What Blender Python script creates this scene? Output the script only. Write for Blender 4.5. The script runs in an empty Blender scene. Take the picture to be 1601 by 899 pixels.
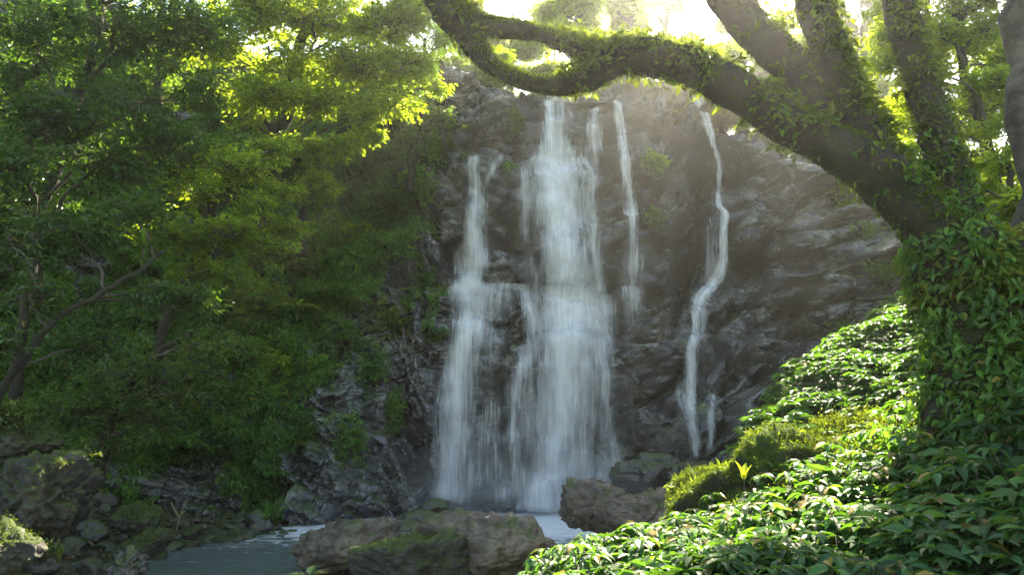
import bpy, math, random
import numpy as np
from mathutils import Vector

C = bpy.context.scene
COL = C.collection
rng = np.random.default_rng(7)
random.seed(7)

# ------------------------------------------------------------------ camera, sky, sun, exposure
F = 1067.0                       # focal length in photo pixels (24 mm on 36 mm, 1601 px)
CAM = np.array([0.0, 0.0, 2.2])
PITCH = math.radians(12.0)
cam = bpy.data.cameras.new("camera")
cam.lens = 24.0
cam.sensor_width = 36.0
cam.clip_start = 0.05
cam.clip_end = 600
cam_o = bpy.data.objects.new("camera", cam)
COL.objects.link(cam_o)
cam_o.location = CAM
cam_o.rotation_euler = (math.pi / 2 + PITCH, 0, 0)
C.camera = cam_o

SUN_EL, SUN_AZ = math.radians(45), math.radians(19)
w = bpy.data.worlds.new("World")
C.world = w
w.use_nodes = True
nt = w.node_tree
nt.nodes.clear()
sky = nt.nodes.new("ShaderNodeTexSky")
sky.sky_type = 'NISHITA'
sky.sun_disc = False
sky.sun_elevation = SUN_EL
sky.sun_rotation = SUN_AZ
sky.air_density = 1.0
sky.dust_density = 1.0
bg = nt.nodes.new("ShaderNodeBackground")
bg.inputs["Strength"].default_value = 0.08
wo = nt.nodes.new("ShaderNodeOutputWorld")
nt.links.new(sky.outputs[0], bg.inputs[0])
nt.links.new(bg.outputs[0], wo.inputs[0])
sun = bpy.data.lights.new("sun", 'SUN')
sun.energy = 4.8
sun.angle = math.radians(0.5)
sun.color = (1.0, 0.95, 0.84)
sun_o = bpy.data.objects.new("sun", sun)
COL.objects.link(sun_o)
SDIR = Vector((math.sin(SUN_AZ) * math.cos(SUN_EL), math.cos(SUN_AZ) * math.cos(SUN_EL), math.sin(SUN_EL)))
sun_o.rotation_euler = SDIR.to_track_quat('Z', 'Y').to_euler()
sun_o.location = (10, 40, 40)

vs = C.view_settings
vs.view_transform = 'Standard'
vs.look = 'None'
vs.gamma = 1
vs.use_curve_mapping = False
vs.exposure = 2.85
vs.use_white_balance = True
vs.white_balance_temperature = 7500
vs.white_balance_tint = 8
C.render.engine = 'CYCLES'
cy = C.cycles
cy.use_denoising = True
cy.max_bounces = 6
cy.diffuse_bounces = 3
cy.glossy_bounces = 2
cy.transmission_bounces = 3
cy.transparent_max_bounces = 24
cy.volume_bounces = 1
cy.sample_clamp_indirect = 4.0
cy.caustics_reflective = False
cy.caustics_refractive = False

# ------------------------------------------------------------------ numeric helpers
cp, sp_ = math.cos(PITCH), math.sin(PITCH)


def P(px, py, Y):
    """Point at depth Y (metres in front of the camera) seen at photo pixel px, py."""
    px, py, Y = np.broadcast_arrays(np.asarray(px, float), np.asarray(py, float), np.asarray(Y, float))
    u = (px - 800.5) / F
    v = (449.5 - py) / F
    dy = cp - v * sp_
    dz = sp_ + v * cp
    t = Y / dy
    return np.stack([u * t, Y, CAM[2] + dz * t], -1)


def PZ(px, py, z):
    """Point at height z seen at a photo pixel below the horizon."""
    u = (px - 800.5) / F
    v = (449.5 - py) / F
    dy = cp - v * sp_
    dz = sp_ + v * cp
    t = (z - CAM[2]) / dz
    return np.array([u * t, dy * t, z])


def h3(ix, iy, iz, seed):
    n = (ix.astype(np.int64) * 374761393 + iy.astype(np.int64) * 668265263 + iz.astype(np.int64) * 2147483647 + seed * 974634721) & 0xFFFFFFFF
    n = ((n ^ (n >> 13)) * 1274126177) & 0xFFFFFFFF
    n = ((n ^ (n >> 16)) * 2246822519) & 0xFFFFFFFF
    return ((n ^ (n >> 15)) & 0xFFFFFF) / float(0xFFFFFF)


def vn(p, seed=0):
    i = np.floor(p)
    f = p - i
    i = i.astype(np.int64)
    f = f * f * f * (f * (f * 6 - 15) + 10)
    r = 0
    for a in (0, 1):
        for b in (0, 1):
            for c in (0, 1):
                wgt = (f[..., 0] if a else 1 - f[..., 0]) * (f[..., 1] if b else 1 - f[..., 1]) * (f[..., 2] if c else 1 - f[..., 2])
                r = r + wgt * h3(i[..., 0] + a, i[..., 1] + b, i[..., 2] + c, seed)
    return r * 2 - 1


def fbm(p, octs=4, seed=0, gain=0.5):
    s, a = 0, 1.0
    for o in range(octs):
        s = s + a * vn(p * (2.03 ** o) + 17.3 * o, seed + o)
        a *= gain
    return s


def worley(x, y, seed=0, jit=0.9):
    ix, iy = np.floor(x).astype(np.int64), np.floor(y).astype(np.int64)
    f1 = np.full(x.shape, 9.0)
    f2 = np.full(x.shape, 9.0)
    cx = np.zeros(x.shape)
    cyy = np.zeros(x.shape)
    ida = np.zeros(x.shape)
    idb = np.zeros(x.shape)
    idc = np.zeros(x.shape)
    z0 = np.zeros_like(ix)
    for a in (-1, 0, 1):
        for b in (-1, 0, 1):
            jx, jy = ix + a, iy + b
            qx = jx + 0.5 + (h3(jx, jy, z0, seed) - 0.5) * jit
            qy = jy + 0.5 + (h3(jx, jy, z0 + 1, seed) - 0.5) * jit
            dx, dy = x - qx, y - qy
            d = np.sqrt(dx * dx + dy * dy)
            closer = d < f1
            f2 = np.where(closer, f1, np.minimum(f2, d))
            cx = np.where(closer, dx, cx)
            cyy = np.where(closer, dy, cyy)
            ida = np.where(closer, h3(jx, jy, z0 + 2, seed), ida)
            idb = np.where(closer, h3(jx, jy, z0 + 3, seed), idb)
            idc = np.where(closer, h3(jx, jy, z0 + 4, seed), idc)
            f1 = np.where(closer, d, f1)
    return f1, f2, cx, cyy, ida, idb, idc


def sst(a, b, x):
    t = np.clip((x - a) / (b - a), 0, 1)
    return t * t * (3 - 2 * t)


def norm(v):
    return v / (np.linalg.norm(v, axis=-1, keepdims=True) + 1e-9)


def spline(pts, n):
    """Catmull-Rom through rows of pts, n samples."""
    pts = np.asarray(pts, float)
    k = len(pts)
    t = np.linspace(0, k - 1, n)
    i = np.clip(np.floor(t).astype(int), 0, k - 2)
    f = (t - i)[:, None]
    p1, p2 = pts[i], pts[i + 1]
    p0 = np.where((i > 0)[:, None], pts[np.maximum(i - 1, 0)], 2 * p1 - p2)
    p3 = np.where((i < k - 2)[:, None], pts[np.minimum(i + 2, k - 1)], 2 * p2 - p1)
    return 0.5 * (2 * p1 + (p2 - p0) * f + (2 * p0 - 5 * p1 + 4 * p2 - p3) * f ** 2 + (3 * p1 - p0 - 3 * p2 + p3) * f ** 3)


# ------------------------------------------------------------------ mesh helpers
class MB:
    """Collects vertex and face arrays and links them as one mesh object."""

    def __init__(s):
        s.v, s.f, s.n = [], [], 0
        s.attr = {}

    def add(s, v, faces, **attrs):
        v = np.asarray(v, float).reshape(-1, 3)
        for f in faces:
            f = np.asarray(f, np.int64)
            if len(f):
                s.f.append(f + s.n)
        s.v.append(v)
        for k, a in attrs.items():
            s.attr.setdefault(k, []).append((s.n, np.broadcast_to(np.asarray(a, float), (len(v),))))
        s.n += len(v)
        return s

    def mesh(s, name, mat, smooth=False, uv=None):
        me = bpy.data.meshes.new(name)
        v = np.concatenate(s.v) if s.v else np.zeros((0, 3))
        me.vertices.add(len(v))
        me.vertices.foreach_set("co", v.astype(np.float32).ravel())
        loops = np.concatenate([f.ravel() for f in s.f])
        tot = np.concatenate([np.full(len(f), f.shape[1], np.int32) for f in s.f])
        st = np.concatenate([[0], np.cumsum(tot)[:-1]]).astype(np.int32)
        me.loops.add(len(loops))
        me.loops.foreach_set("vertex_index", loops.astype(np.int32))
        me.polygons.add(len(tot))
        me.polygons.foreach_set("loop_start", st)
        me.polygons.foreach_set("loop_total", tot)
        me.polygons.foreach_set("use_smooth", np.full(len(tot), smooth))
        for k, lst in s.attr.items():
            arr = np.zeros(len(v), np.float32)
            for off, a in lst:
                arr[off:off + len(a)] = a
            at = me.attributes.new(k, 'FLOAT', 'POINT')
            at.data.foreach_set("value", arr)
        if uv is not None:
            l = me.uv_layers.new(name="flow")
            l.data.foreach_set("uv", uv[loops].astype(np.float32).ravel())
        if mat:
            me.materials.append(mat)
        me.update(calc_edges=True)
        me.validate()
        return me

    def build(s, name, mat, parent=None, smooth=False, uv=None):
        o = bpy.data.objects.new(name, s.mesh(name, mat, smooth, uv))
        COL.objects.link(o)
        if parent:
            o.parent = parent
            o.matrix_parent_inverse.identity()
            o.location = [-c for c in parent.location]
        return o


def tag(o, label=None, cat=None, group=None, kind=None):
    for k, a in (("label", label), ("category", cat), ("group", group), ("kind", kind)):
        if a:
            o[k] = a
    return o


def empty(name, loc, label, cat, group=None):
    o = bpy.data.objects.new(name, None)
    COL.objects.link(o)
    o.location = [float(c) for c in loc]
    o.empty_display_size = 0.2
    return tag(o, label, cat, group)


def grid_faces(nr, nc):
    i = np.arange(nr * nc).reshape(nr, nc)
    return np.stack([i[:-1, :-1], i[:-1, 1:], i[1:, 1:], i[1:, :-1]], -1).reshape(-1, 4)


def tube(path, rad, segs=12, amp=0.0, seed=0, freq=2.0, cap=True):
    path = np.asarray(path, float)
    n = len(path)
    rad = np.broadcast_to(np.asarray(rad, float), (n,))
    T = norm(np.gradient(path, axis=0))
    a = np.cross(T[0], [0.3, 0.9, 0.31])
    a = a / (np.linalg.norm(a) + 1e-9)
    fr = []
    for i in range(n):
        a = a - T[i] * a.dot(T[i])
        a = a / (np.linalg.norm(a) + 1e-9)
        fr.append((a, np.cross(T[i], a)))
    A = np.array([f[0] for f in fr])
    B = np.array([f[1] for f in fr])
    th = np.linspace(0, 2 * np.pi, segs, endpoint=False)
    d = A[:, None] * np.cos(th)[None, :, None] + B[:, None] * np.sin(th)[None, :, None]
    r = np.repeat(rad[:, None], segs, 1)
    if amp:
        base = path[:, None] + d * r[..., None]
        r = r * (1 + amp * fbm(base * freq, 3, seed) + 0.35 * amp * fbm(base * freq * 6, 2, seed + 9))
    v = path[:, None] + d * r[..., None]
    idx = np.arange(n * segs).reshape(n, segs)
    nx = np.roll(idx, -1, 1)
    q = np.stack([idx[:-1], nx[:-1], nx[1:], idx[1:]], -1).reshape(-1, 4)
    V = v.reshape(-1, 3)
    faces = [q]
    if cap:
        V = np.concatenate([V, path[-1:], path[:1]])
        e, b = n * segs, n * segs + 1
        faces.append(np.stack([idx[-1], nx[-1], np.full(segs, e)], -1))
        faces.append(np.stack([nx[0], idx[0], np.full(segs, b)], -1))
    return V, faces


def leaves(mb, pos, dirs, nrm, L, W, tone=0.5, droop=0.25, fold=0.25, rich=False):
    """One folded, drooping leaf blade per row of pos."""
    pos = np.asarray(pos, float)
    n = len(pos)
    if n == 0:
        return
    d = norm(np.asarray(dirs, float))
    nn = np.asarray(nrm, float)
    nn = norm(nn - d * (nn * d).sum(-1, keepdims=True))
    sd = np.cross(d, nn)
    L = np.broadcast_to(np.asarray(L, float), (n,))[:, None]
    W = np.broadcast_to(np.asarray(W, float), (n,))[:, None]
    tone = np.broadcast_to(np.asarray(tone, float), (n,))
    dr = np.broadcast_to(np.asarray(droop, float), (n,))[:, None]

    def pt(t, s):
        return pos + d * L * t * (1 - 0.25 * dr * t) - nn * L * dr * t * t + sd * W * s + nn * W * abs(s) * fold * 2

    i = np.arange(n)[:, None]
    if rich:
        prof = [(0, 0), (0.22, 0.36), (0.22, 0), (0.22, -0.36), (0.55, 0.5), (0.55, 0), (0.55, -0.5), (0.82, 0.28), (0.82, 0), (0.82, -0.28), (1.04, 0)]
        v = np.stack([pt(t, s) for t, s in prof], 1)
        b = i * 11
        q = np.concatenate([b + np.array([[2, 1, 4, 5]]), b + np.array([[3, 2, 5, 6]]), b + np.array([[5, 4, 7, 8]]), b + np.array([[6, 5, 8, 9]])])
        t3 = np.concatenate([b + np.array([[0, 1, 2]]), b + np.array([[0, 2, 3]]), b + np.array([[8, 7, 10]]), b + np.array([[9, 8, 10]])])
        mb.add(v, [q, t3], tone=np.repeat(tone, 11))
    else:
        prof = [(0, 0), (0.3, 0.45), (0.68, 0.38), (1.0, 0), (0.68, -0.38), (0.3, -0.45)]
        v = np.stack([pt(t, s) for t, s in prof], 1)
        b = i * 6
        q = np.concatenate([b + np.array([[0, 1, 2, 3]]), b + np.array([[0, 3, 4, 5]])])
        mb.add(v, [q], tone=np.repeat(tone, 6))


def rdir(n, r=None):
    v = (r or rng).normal(size=(n, 3))
    return norm(v)


# ------------------------------------------------------------------ materials
class NT:
    def __init__(s, name):
        s.m = bpy.data.materials.new(name)
        s.m.use_nodes = True
        s.t = s.m.node_tree
        s.t.nodes.clear()
        s.out = s.t.nodes.new("ShaderNodeOutputMaterial")

    def n(s, typ, **kw):
        nd = s.t.nodes.new("ShaderNode" + typ)
        for k, v in kw.items():
            if k.startswith("i_"):
                key = k[2:].replace("_", " ")
                s.set(nd, key, v)
            else:
                setattr(nd, k, v)
        return nd

    def set(s, nd, key, v):
        inp = nd.inputs[int(key) if key.isdigit() else key]
        if hasattr(v, "is_output"):
            s.t.links.new(v, inp)
        elif hasattr(v, "outputs"):
            s.t.links.new(v.outputs[0], inp)
        else:
            if isinstance(v, tuple) and len(v) == 3 and inp.type == 'RGBA':
                v = v + (1,)
            inp.default_value = v

    def math(s, op, a, b=0.0, c=None, clamp=False):
        nd = s.n("Math", operation=op, use_clamp=clamp)
        s.set(nd, "0", a)
        s.set(nd, "1", b)
        if c is not None:
            s.set(nd, "2", c)
        return nd.outputs[0]

    def mix(s, f, a, b):
        nd = s.n("MixRGB")
        s.set(nd, "Fac", f)
        s.set(nd, "Color1", a)
        s.set(nd, "Color2", b)
        return nd.outputs[0]

    def ramp(s, f, lo, hi, a=0.0, b=1.0):
        nd = s.n("MapRange")
        nd.interpolation_type = 'SMOOTHSTEP'
        for k, v in (("Value", f), ("From Min", lo), ("From Max", hi), ("To Min", a), ("To Max", b)):
            s.set(nd, k, v)
        return nd.outputs[0]

    def noise(s, vec, scale, detail=4, rough=0.55, dist=0.0):
        nd = s.n("TexNoise")
        s.set(nd, "Vector", vec)
        s.set(nd, "Scale", scale)
        s.set(nd, "Detail", detail)
        s.set(nd, "Roughness", rough)
        s.set(nd, "Distortion", dist)
        return nd.outputs[0]

    def scale(s, vec, sc):
        nd = s.n("Mapping")
        s.set(nd, "Vector", vec)
        nd.inputs["Scale"].default_value = sc
        return nd.outputs[0]

    def surf(s, sh):
        s.t.links.new(sh.outputs[0] if hasattr(sh, "outputs") else sh, s.out.inputs["Surface"])
        return s.m


def leaf_mat(name, base, young, trans, tw=0.42, rough=0.38, vary=0.5, spec=0.5):
    t = NT(name)
    geo = t.n("NewGeometry")
    rnd = geo.outputs["Random Per Island"]
    at = t.n("Attribute", attribute_name="tone")
    tone = at.outputs["Fac"]
    hsv = t.n("HueSaturation")
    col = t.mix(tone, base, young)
    col = t.mix(t.ramp(t.math('FRACT', t.math('MULTIPLY', rnd, 13.7)), 0.955, 0.975), col, (0.22, 0.15, 0.03))
    t.set(hsv, "Color", col)
    t.set(hsv, "Value", t.ramp(rnd, 0.0, 1.0, 1 - vary, 1 + vary))
    t.set(hsv, "Hue", t.math('ADD', t.math('MULTIPLY', t.math('FRACT', t.math('MULTIPLY', rnd, 7.31)), 0.036), 0.482))
    p = t.n("BsdfPrincipled", i_Base_Color=hsv, i_Roughness=t.ramp(t.math('FRACT', t.math('MULTIPLY', rnd, 3.7)), 0, 1, rough - 0.1, rough + 0.16))
    p.inputs["Specular IOR Level"].default_value = spec
    tr = t.n("BsdfTranslucent")
    hs2 = t.n("HueSaturation")
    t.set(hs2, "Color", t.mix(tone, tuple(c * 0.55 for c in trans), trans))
    t.set(hs2, "Value", t.ramp(rnd, 0.0, 1.0, 1 - 0.6 * vary, 1 + 0.4 * vary))
    t.set(tr, "Color", hs2)
    mx = t.n("MixShader")
    t.set(mx, "0", tw)
    t.t.links.new(p.outputs[0], mx.inputs[1])
    t.t.links.new(tr.outputs[0], mx.inputs[2])
    return t.surf(mx)


def rock_mat(name, dark, light, warm, moss=0.3, wet=0.6, scale=1.0, bump=0.5, moss_col=(0.05, 0.075, 0.012), attr=False, cracks=False):
    t = NT(name)
    tc = t.n("TexCoord")
    co = tc.outputs["Object"]
    geo = t.n("NewGeometry")
    n1 = t.noise(co, 0.7 * scale, 5, 0.6, 0.4)
    n2 = t.noise(co, 3.5 * scale, 6, 0.65, 0.2)
    n3 = t.noise(co, 16 * scale, 5, 0.7)
    c = t.mix(t.ramp(n1, 0.35, 0.68), dark, light)
    c = t.mix(t.ramp(n2, 0.5, 0.75, 0, 0.75), c, warm)
    c = t.mix(t.ramp(n3, 0.42, 0.7, 0, 0.2 if cracks else 0.45), c, tuple(x * 0.4 for x in dark))
    sep = t.n("SeparateXYZ")
    t.t.links.new(geo.outputs["Normal"], sep.inputs[0])
    up = t.ramp(sep.outputs[2], 0.0, 0.8, -0.22, 0.28)
    mn = t.noise(co, 1.6 * scale, 6, 0.62)
    mm = t.math('ADD', mn, up)
    if attr:
        at = t.n("Attribute", attribute_name="moss")
        mm = t.math('ADD', mm, t.math('MULTIPLY', t.math('SUBTRACT', at.outputs["Fac"], 0.5), 0.5))
    mf = t.ramp(mm, 0.78 - moss * 0.5, 0.9 - moss * 0.5)
    mcol = t.mix(n3, tuple(x * 0.5 for x in moss_col), tuple(x * 1.5 for x in moss_col))
    c = t.mix(mf, c, mcol)
    rg = t.math('ADD', t.ramp(n2, 0.3, 0.75, 0.62 - 0.46 * wet, 0.85 - 0.52 * wet), t.math('MULTIPLY', mf, 0.45), clamp=True)
    hgt = t.math('ADD', n2, t.math('MULTIPLY', n3, 0.35))
    if cracks:
        wv = t.n("VectorMath", operation='ADD')
        t.set(wv, "0", t.scale(co, (1, 1, 1.7)))
        wn = t.n("TexNoise")
        t.set(wn, "Vector", co)
        wn.inputs["Scale"].default_value = 1.3
        sc_ = t.n("VectorMath", operation='SCALE')
        t.set(sc_, "0", wn.outputs["Color"])
        sc_.inputs["Scale"].default_value = 0.55
        t.t.links.new(sc_.outputs[0], wv.inputs[1])
        for vs_, dp in ((0.9, 0.7), (2.3, 0.4)):
            ve = t.n("TexVoronoi", feature='DISTANCE_TO_EDGE')
            t.set(ve, "Vector", wv.outputs[0])
            ve.inputs["Scale"].default_value = vs_
            cr = t.ramp(ve.outputs["Distance"], 0.0, 0.06, 1, 0)
            vc = t.n("TexVoronoi", feature='F1')
            t.set(vc, "Vector", wv.outputs[0])
            vc.inputs["Scale"].default_value = vs_
            sp = t.n("SeparateColor")
            t.set(sp, "0", vc.outputs["Color"])
            hs = t.n("HueSaturation")
            t.set(hs, "Color", c)
            t.set(hs, "Value", t.ramp(sp.outputs[0], 0, 1, 0.6, 1.4))
            c = t.mix(t.math('MULTIPLY', cr, 0.6), hs.outputs[0], (0.01, 0.009, 0.007))
            hgt = t.math('ADD', hgt, t.math('ADD', t.math('MULTIPLY', cr, -dp), t.math('MULTIPLY', sp.outputs[1], dp)))
    b1 = t.n("Bump", i_Strength=bump, i_Distance=0.12 / scale)
    t.set(b1, "Height", hgt)
    b2 = t.n("Bump", i_Strength=bump * (0.25 if cracks else 0.6), i_Distance=0.02 / scale)
    t.set(b2, "Height", t.noise(co, 60 * scale, 3, 0.7))
    t.t.links.new(b1.outputs[0], b2.inputs["Normal"])
    p = t.n("BsdfPrincipled", i_Base_Color=c, i_Roughness=rg)
    p.inputs["Specular IOR Level"].default_value = 0.5 + 0.35 * wet
    if cracks:
        p.inputs["Coat Weight"].default_value = 1.0
        p.inputs["Coat Roughness"].default_value = 0.08
        t.t.links.new(b1.outputs[0], p.inputs["Coat Normal"])
    t.t.links.new(b2.outputs[0], p.inputs["Normal"])
    return t.surf(p)


def plain_noise_mat(name, a, b, scale=6, rough=0.85, bump=0.4, stretch=(1, 1, 1)):
    t = NT(name)
    co = t.scale(t.n("TexCoord").outputs["Object"], stretch)
    n = t.noise(co, scale, 6, 0.65)
    n2 = t.noise(co, scale * 7, 4, 0.7)
    c = t.mix(t.ramp(n, 0.3, 0.7), a, b)
    c = t.mix(t.ramp(n2, 0.4, 0.75, 0, 0.5), c, tuple(x * 0.45 for x in a))
    bp = t.n("Bump", i_Strength=bump, i_Distance=0.04)
    t.set(bp, "Height", t.math('ADD', n, t.math('MULTIPLY', n2, 0.5)))
    p = t.n("BsdfPrincipled", i_Base_Color=c, i_Roughness=rough)
    t.t.links.new(bp.outputs[0], p.inputs["Normal"])
    return t.surf(p)


def water_mat(name):
    t = NT(name)
    uv = t.n("UVMap", uv_map="flow").outputs[0]
    dens = t.n("Attribute", attribute_name="dens").outputs["Fac"]
    obj = t.n("ObjectInfo").outputs["Random"]
    off = t.n("VectorMath", operation='ADD')
    t.set(off, "0", uv)
    cmb = t.n("CombineXYZ")
    t.set(cmb, "2", t.math('MULTIPLY', obj, 37.0))
    t.t.links.new(cmb.outputs[0], off.inputs[1])
    a = t.noise(t.scale(off, (5.0, 0.30, 1)), 1.0, 3, 0.55, 0.25)
    b = t.noise(t.scale(off, (17.0, 0.9, 1)), 1.0, 4, 0.6, 0.3)
    g = t.noise(t.scale(off, (1.6, 0.9, 1)), 1.0, 3, 0.5)
    h = t.noise(t.scale(off, (42.0, 1.6, 1)), 1.0, 3, 0.6, 0.2)
    s = t.math('ADD', t.math('MULTIPLY', a, 0.4), t.math('ADD', t.math('MULTIPLY', b, 0.4), t.math('ADD', t.math('MULTIPLY', g, 0.45), t.math('MULTIPLY', h, 0.2))))
    s = t.math('SUBTRACT', s, 0.725)
    al = t.ramp(t.math('ADD', t.math('MULTIPLY', dens, 0.95), t.math('MULTIPLY', s, 2.0)), 0.08, 1.14)
    al = t.math('MULTIPLY', t.math('MULTIPLY', al, t.ramp(dens, 0.0, 0.3)), 0.97)
    df = t.n("BsdfDiffuse", i_Color=(0.93, 0.92, 0.89))
    tl = t.n("BsdfTranslucent", i_Color=(0.86, 0.9, 0.93))
    m1 = t.n("MixShader")
    t.set(m1, "0", 0.4)
    t.t.links.new(df.outputs[0], m1.inputs[1])
    t.t.links.new(tl.outputs[0], m1.inputs[2])
    tp = t.n("BsdfTransparent")
    m2 = t.n("MixShader")
    t.set(m2, "0", al)
    t.t.links.new(tp.outputs[0], m2.inputs[1])
    t.t.links.new(m1.outputs[0], m2.inputs[2])
    return t.surf(m2)


M = {}
M['cliff'] = rock_mat('wet_cliff_rock', (0.018, 0.018, 0.018), (0.12, 0.112, 0.1), (0.115, 0.09, 0.066), moss=0.2, wet=1.1, scale=1.0, bump=0.5, attr=True, cracks=True)
M['boulder'] = rock_mat('boulder_rock', (0.05, 0.038, 0.026), (0.26, 0.195, 0.13), (0.24, 0.15, 0.08), moss=0.08, wet=0.6, scale=1.6, bump=0.9)
M['mossy'] = rock_mat('mossy_boulder_rock', (0.025, 0.022, 0.015), (0.09, 0.075, 0.05), (0.08, 0.06, 0.03), moss=0.5, wet=0.3, scale=1.5, bump=0.9)
M['moss_rock'] = rock_mat('moss_covered_rock', (0.025, 0.022, 0.015), (0.06, 0.05, 0.03), (0.05, 0.045, 0.02), moss=0.95, wet=0.1, scale=2.0, bump=1.0, moss_col=(0.06, 0.095, 0.012))
M['wetstone'] = rock_mat('wet_stone', (0.025, 0.022, 0.018), (0.09, 0.078, 0.055), (0.1, 0.07, 0.035), moss=0.3, wet=0.75, scale=2.5, bump=0.4)
M['soil'] = rock_mat('bank_soil', (0.025, 0.02, 0.013), (0.06, 0.048, 0.028), (0.06, 0.045, 0.02), moss=0.3, wet=0.3, scale=1.5, bump=0.7, moss_col=(0.03, 0.05, 0.008))
M['bark'] = plain_noise_mat('mossy_bark', (0.016, 0.013, 0.008), (0.045, 0.036, 0.015), 5, 0.9, 1.0)
M['pale_bark'] = plain_noise_mat('pale_bark', (0.02, 0.017, 0.012), (0.12, 0.105, 0.075), 5, 0.8, 0.5)
M['twig'] = plain_noise_mat('twig_bark', (0.045, 0.038, 0.025), (0.12, 0.1, 0.065), 8, 0.85, 0.4)
M['dry'] = plain_noise_mat('dry_wood', (0.2, 0.14, 0.07), (0.32, 0.24, 0.12), 8, 0.8, 0.3)
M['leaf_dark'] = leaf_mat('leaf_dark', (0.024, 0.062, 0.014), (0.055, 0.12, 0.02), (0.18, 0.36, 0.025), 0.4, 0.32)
M['leaf_mid'] = leaf_mat('leaf_mid', (0.035, 0.09, 0.016), (0.08, 0.16, 0.022), (0.28, 0.48, 0.03), 0.46, 0.38)
M['leaf_bright'] = leaf_mat('leaf_bright', (0.055, 0.12, 0.016), (0.12, 0.2, 0.02), (0.5, 0.66, 0.03), 0.55, 0.42)
M['leaf_broad'] = leaf_mat('leaf_broad', (0.024, 0.08, 0.028), (0.075, 0.165, 0.035), (0.19, 0.42, 0.03), 0.42, 0.48, 0.5, 0.34)
M['leaf_creeper'] = leaf_mat('leaf_creeper', (0.045, 0.125, 0.025), (0.11, 0.23, 0.03), (0.3, 0.56, 0.04), 0.42, 0.4, 0.45, 0.45)
M['leaf_fern'] = leaf_mat('leaf_fern', (0.06, 0.105, 0.014), (0.13, 0.18, 0.02), (0.34, 0.44, 0.03), 0.4, 0.5)
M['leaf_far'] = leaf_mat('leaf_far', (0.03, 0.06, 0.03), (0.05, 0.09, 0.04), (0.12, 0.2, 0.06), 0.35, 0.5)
M['mound_moss'] = leaf_mat('mound_moss', (0.045, 0.085, 0.012), (0.1, 0.15, 0.018), (0.24, 0.34, 0.03), 0.35, 0.7, 0.5, 0.25)
M['moss'] = leaf_mat('moss_blades', (0.05, 0.09, 0.01), (0.12, 0.17, 0.015), (0.26, 0.36, 0.02), 0.3, 0.7, 0.5, 0.2)
M['litter'] = leaf_mat('dead_leaf', (0.12, 0.06, 0.02), (0.3, 0.17, 0.05), (0.2, 0.1, 0.02), 0.15, 0.6)
M['lime'] = leaf_mat('lime_leaf', (0.12, 0.2, 0.02), (0.22, 0.32, 0.03), (0.5, 0.6, 0.03), 0.45, 0.4)
M['fall'] = water_mat('falling_water')

# ------------------------------------------------------------------ cliff
XC = np.array([-30, -20, -14, -11, -8, -5, -2.5, 0, 3, 5, 7, 9, 12, 16, 24, 34.])
YB = np.array([2, 5, 10, 13.3, 15.8, 17.9, 19.3, 19.9, 20, 19.6, 18.6, 17.2, 15.5, 13.5, 10, 6.])
ZT = np.array([19, 18, 16.8, 16.2, 15.7, 15.2, 14.5, 13.85, 13.9, 14.0, 13.9, 12.9, 11.0, 9.7, 9, 9.])
LEAN = np.array([.9, .8, .7, .65, .5, .3, .14, .08, .08, .14, .3, .42, .5, .6, .7, .7])


def pchip(x, xs, ys):
    # smooth interpolation of a table
    d = np.gradient(ys, xs)
    i = np.clip(np.searchsorted(xs, x) - 1, 0, len(xs) - 2)
    h = xs[i + 1] - xs[i]
    t = np.clip((x - xs[i]) / h, 0, 1)
    return (ys[i] * (1 + 2 * t) * (1 - t) ** 2 + h * d[i] * t * (1 - t) ** 2 + ys[i + 1] * t * t * (3 - 2 * t) + h * d[i + 1] * t * t * (t - 1))


def cliff_smooth(x, z):
    y = pchip(x, XC, YB) + pchip(x, XC, LEAN) * np.maximum(z, -1)
    zz = z + 0.25 * np.sin(x * 1.3)
    mid = sst(-3.5, -2.2, x) * (1 - sst(3.2, 4.4, x))
    y = y + 0.75 * sst(6.25, 6.6, zz) * mid + 0.45 * sst(10.4, 10.75, zz) * mid
    rt = sst(3.6, 5.0, x)
    zr = z - 0.22 * (x - 5) + 0.3 * np.sin(x * 0.9)
    y = y + rt * (1.2 * sst(6.0, 6.3, zr) + 1.0 * sst(4.2, 4.5, zr) - 1.2 + 0.7 * sst(2.2, 2.45, zr) - 0.5)
    # shoulder that bulges out on the left of the falls
    y = y - 1.0 * np.exp(-((x + 4.6) / 1.5) ** 2 - ((z - 3.0) / 3.6) ** 2)
    return y


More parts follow.
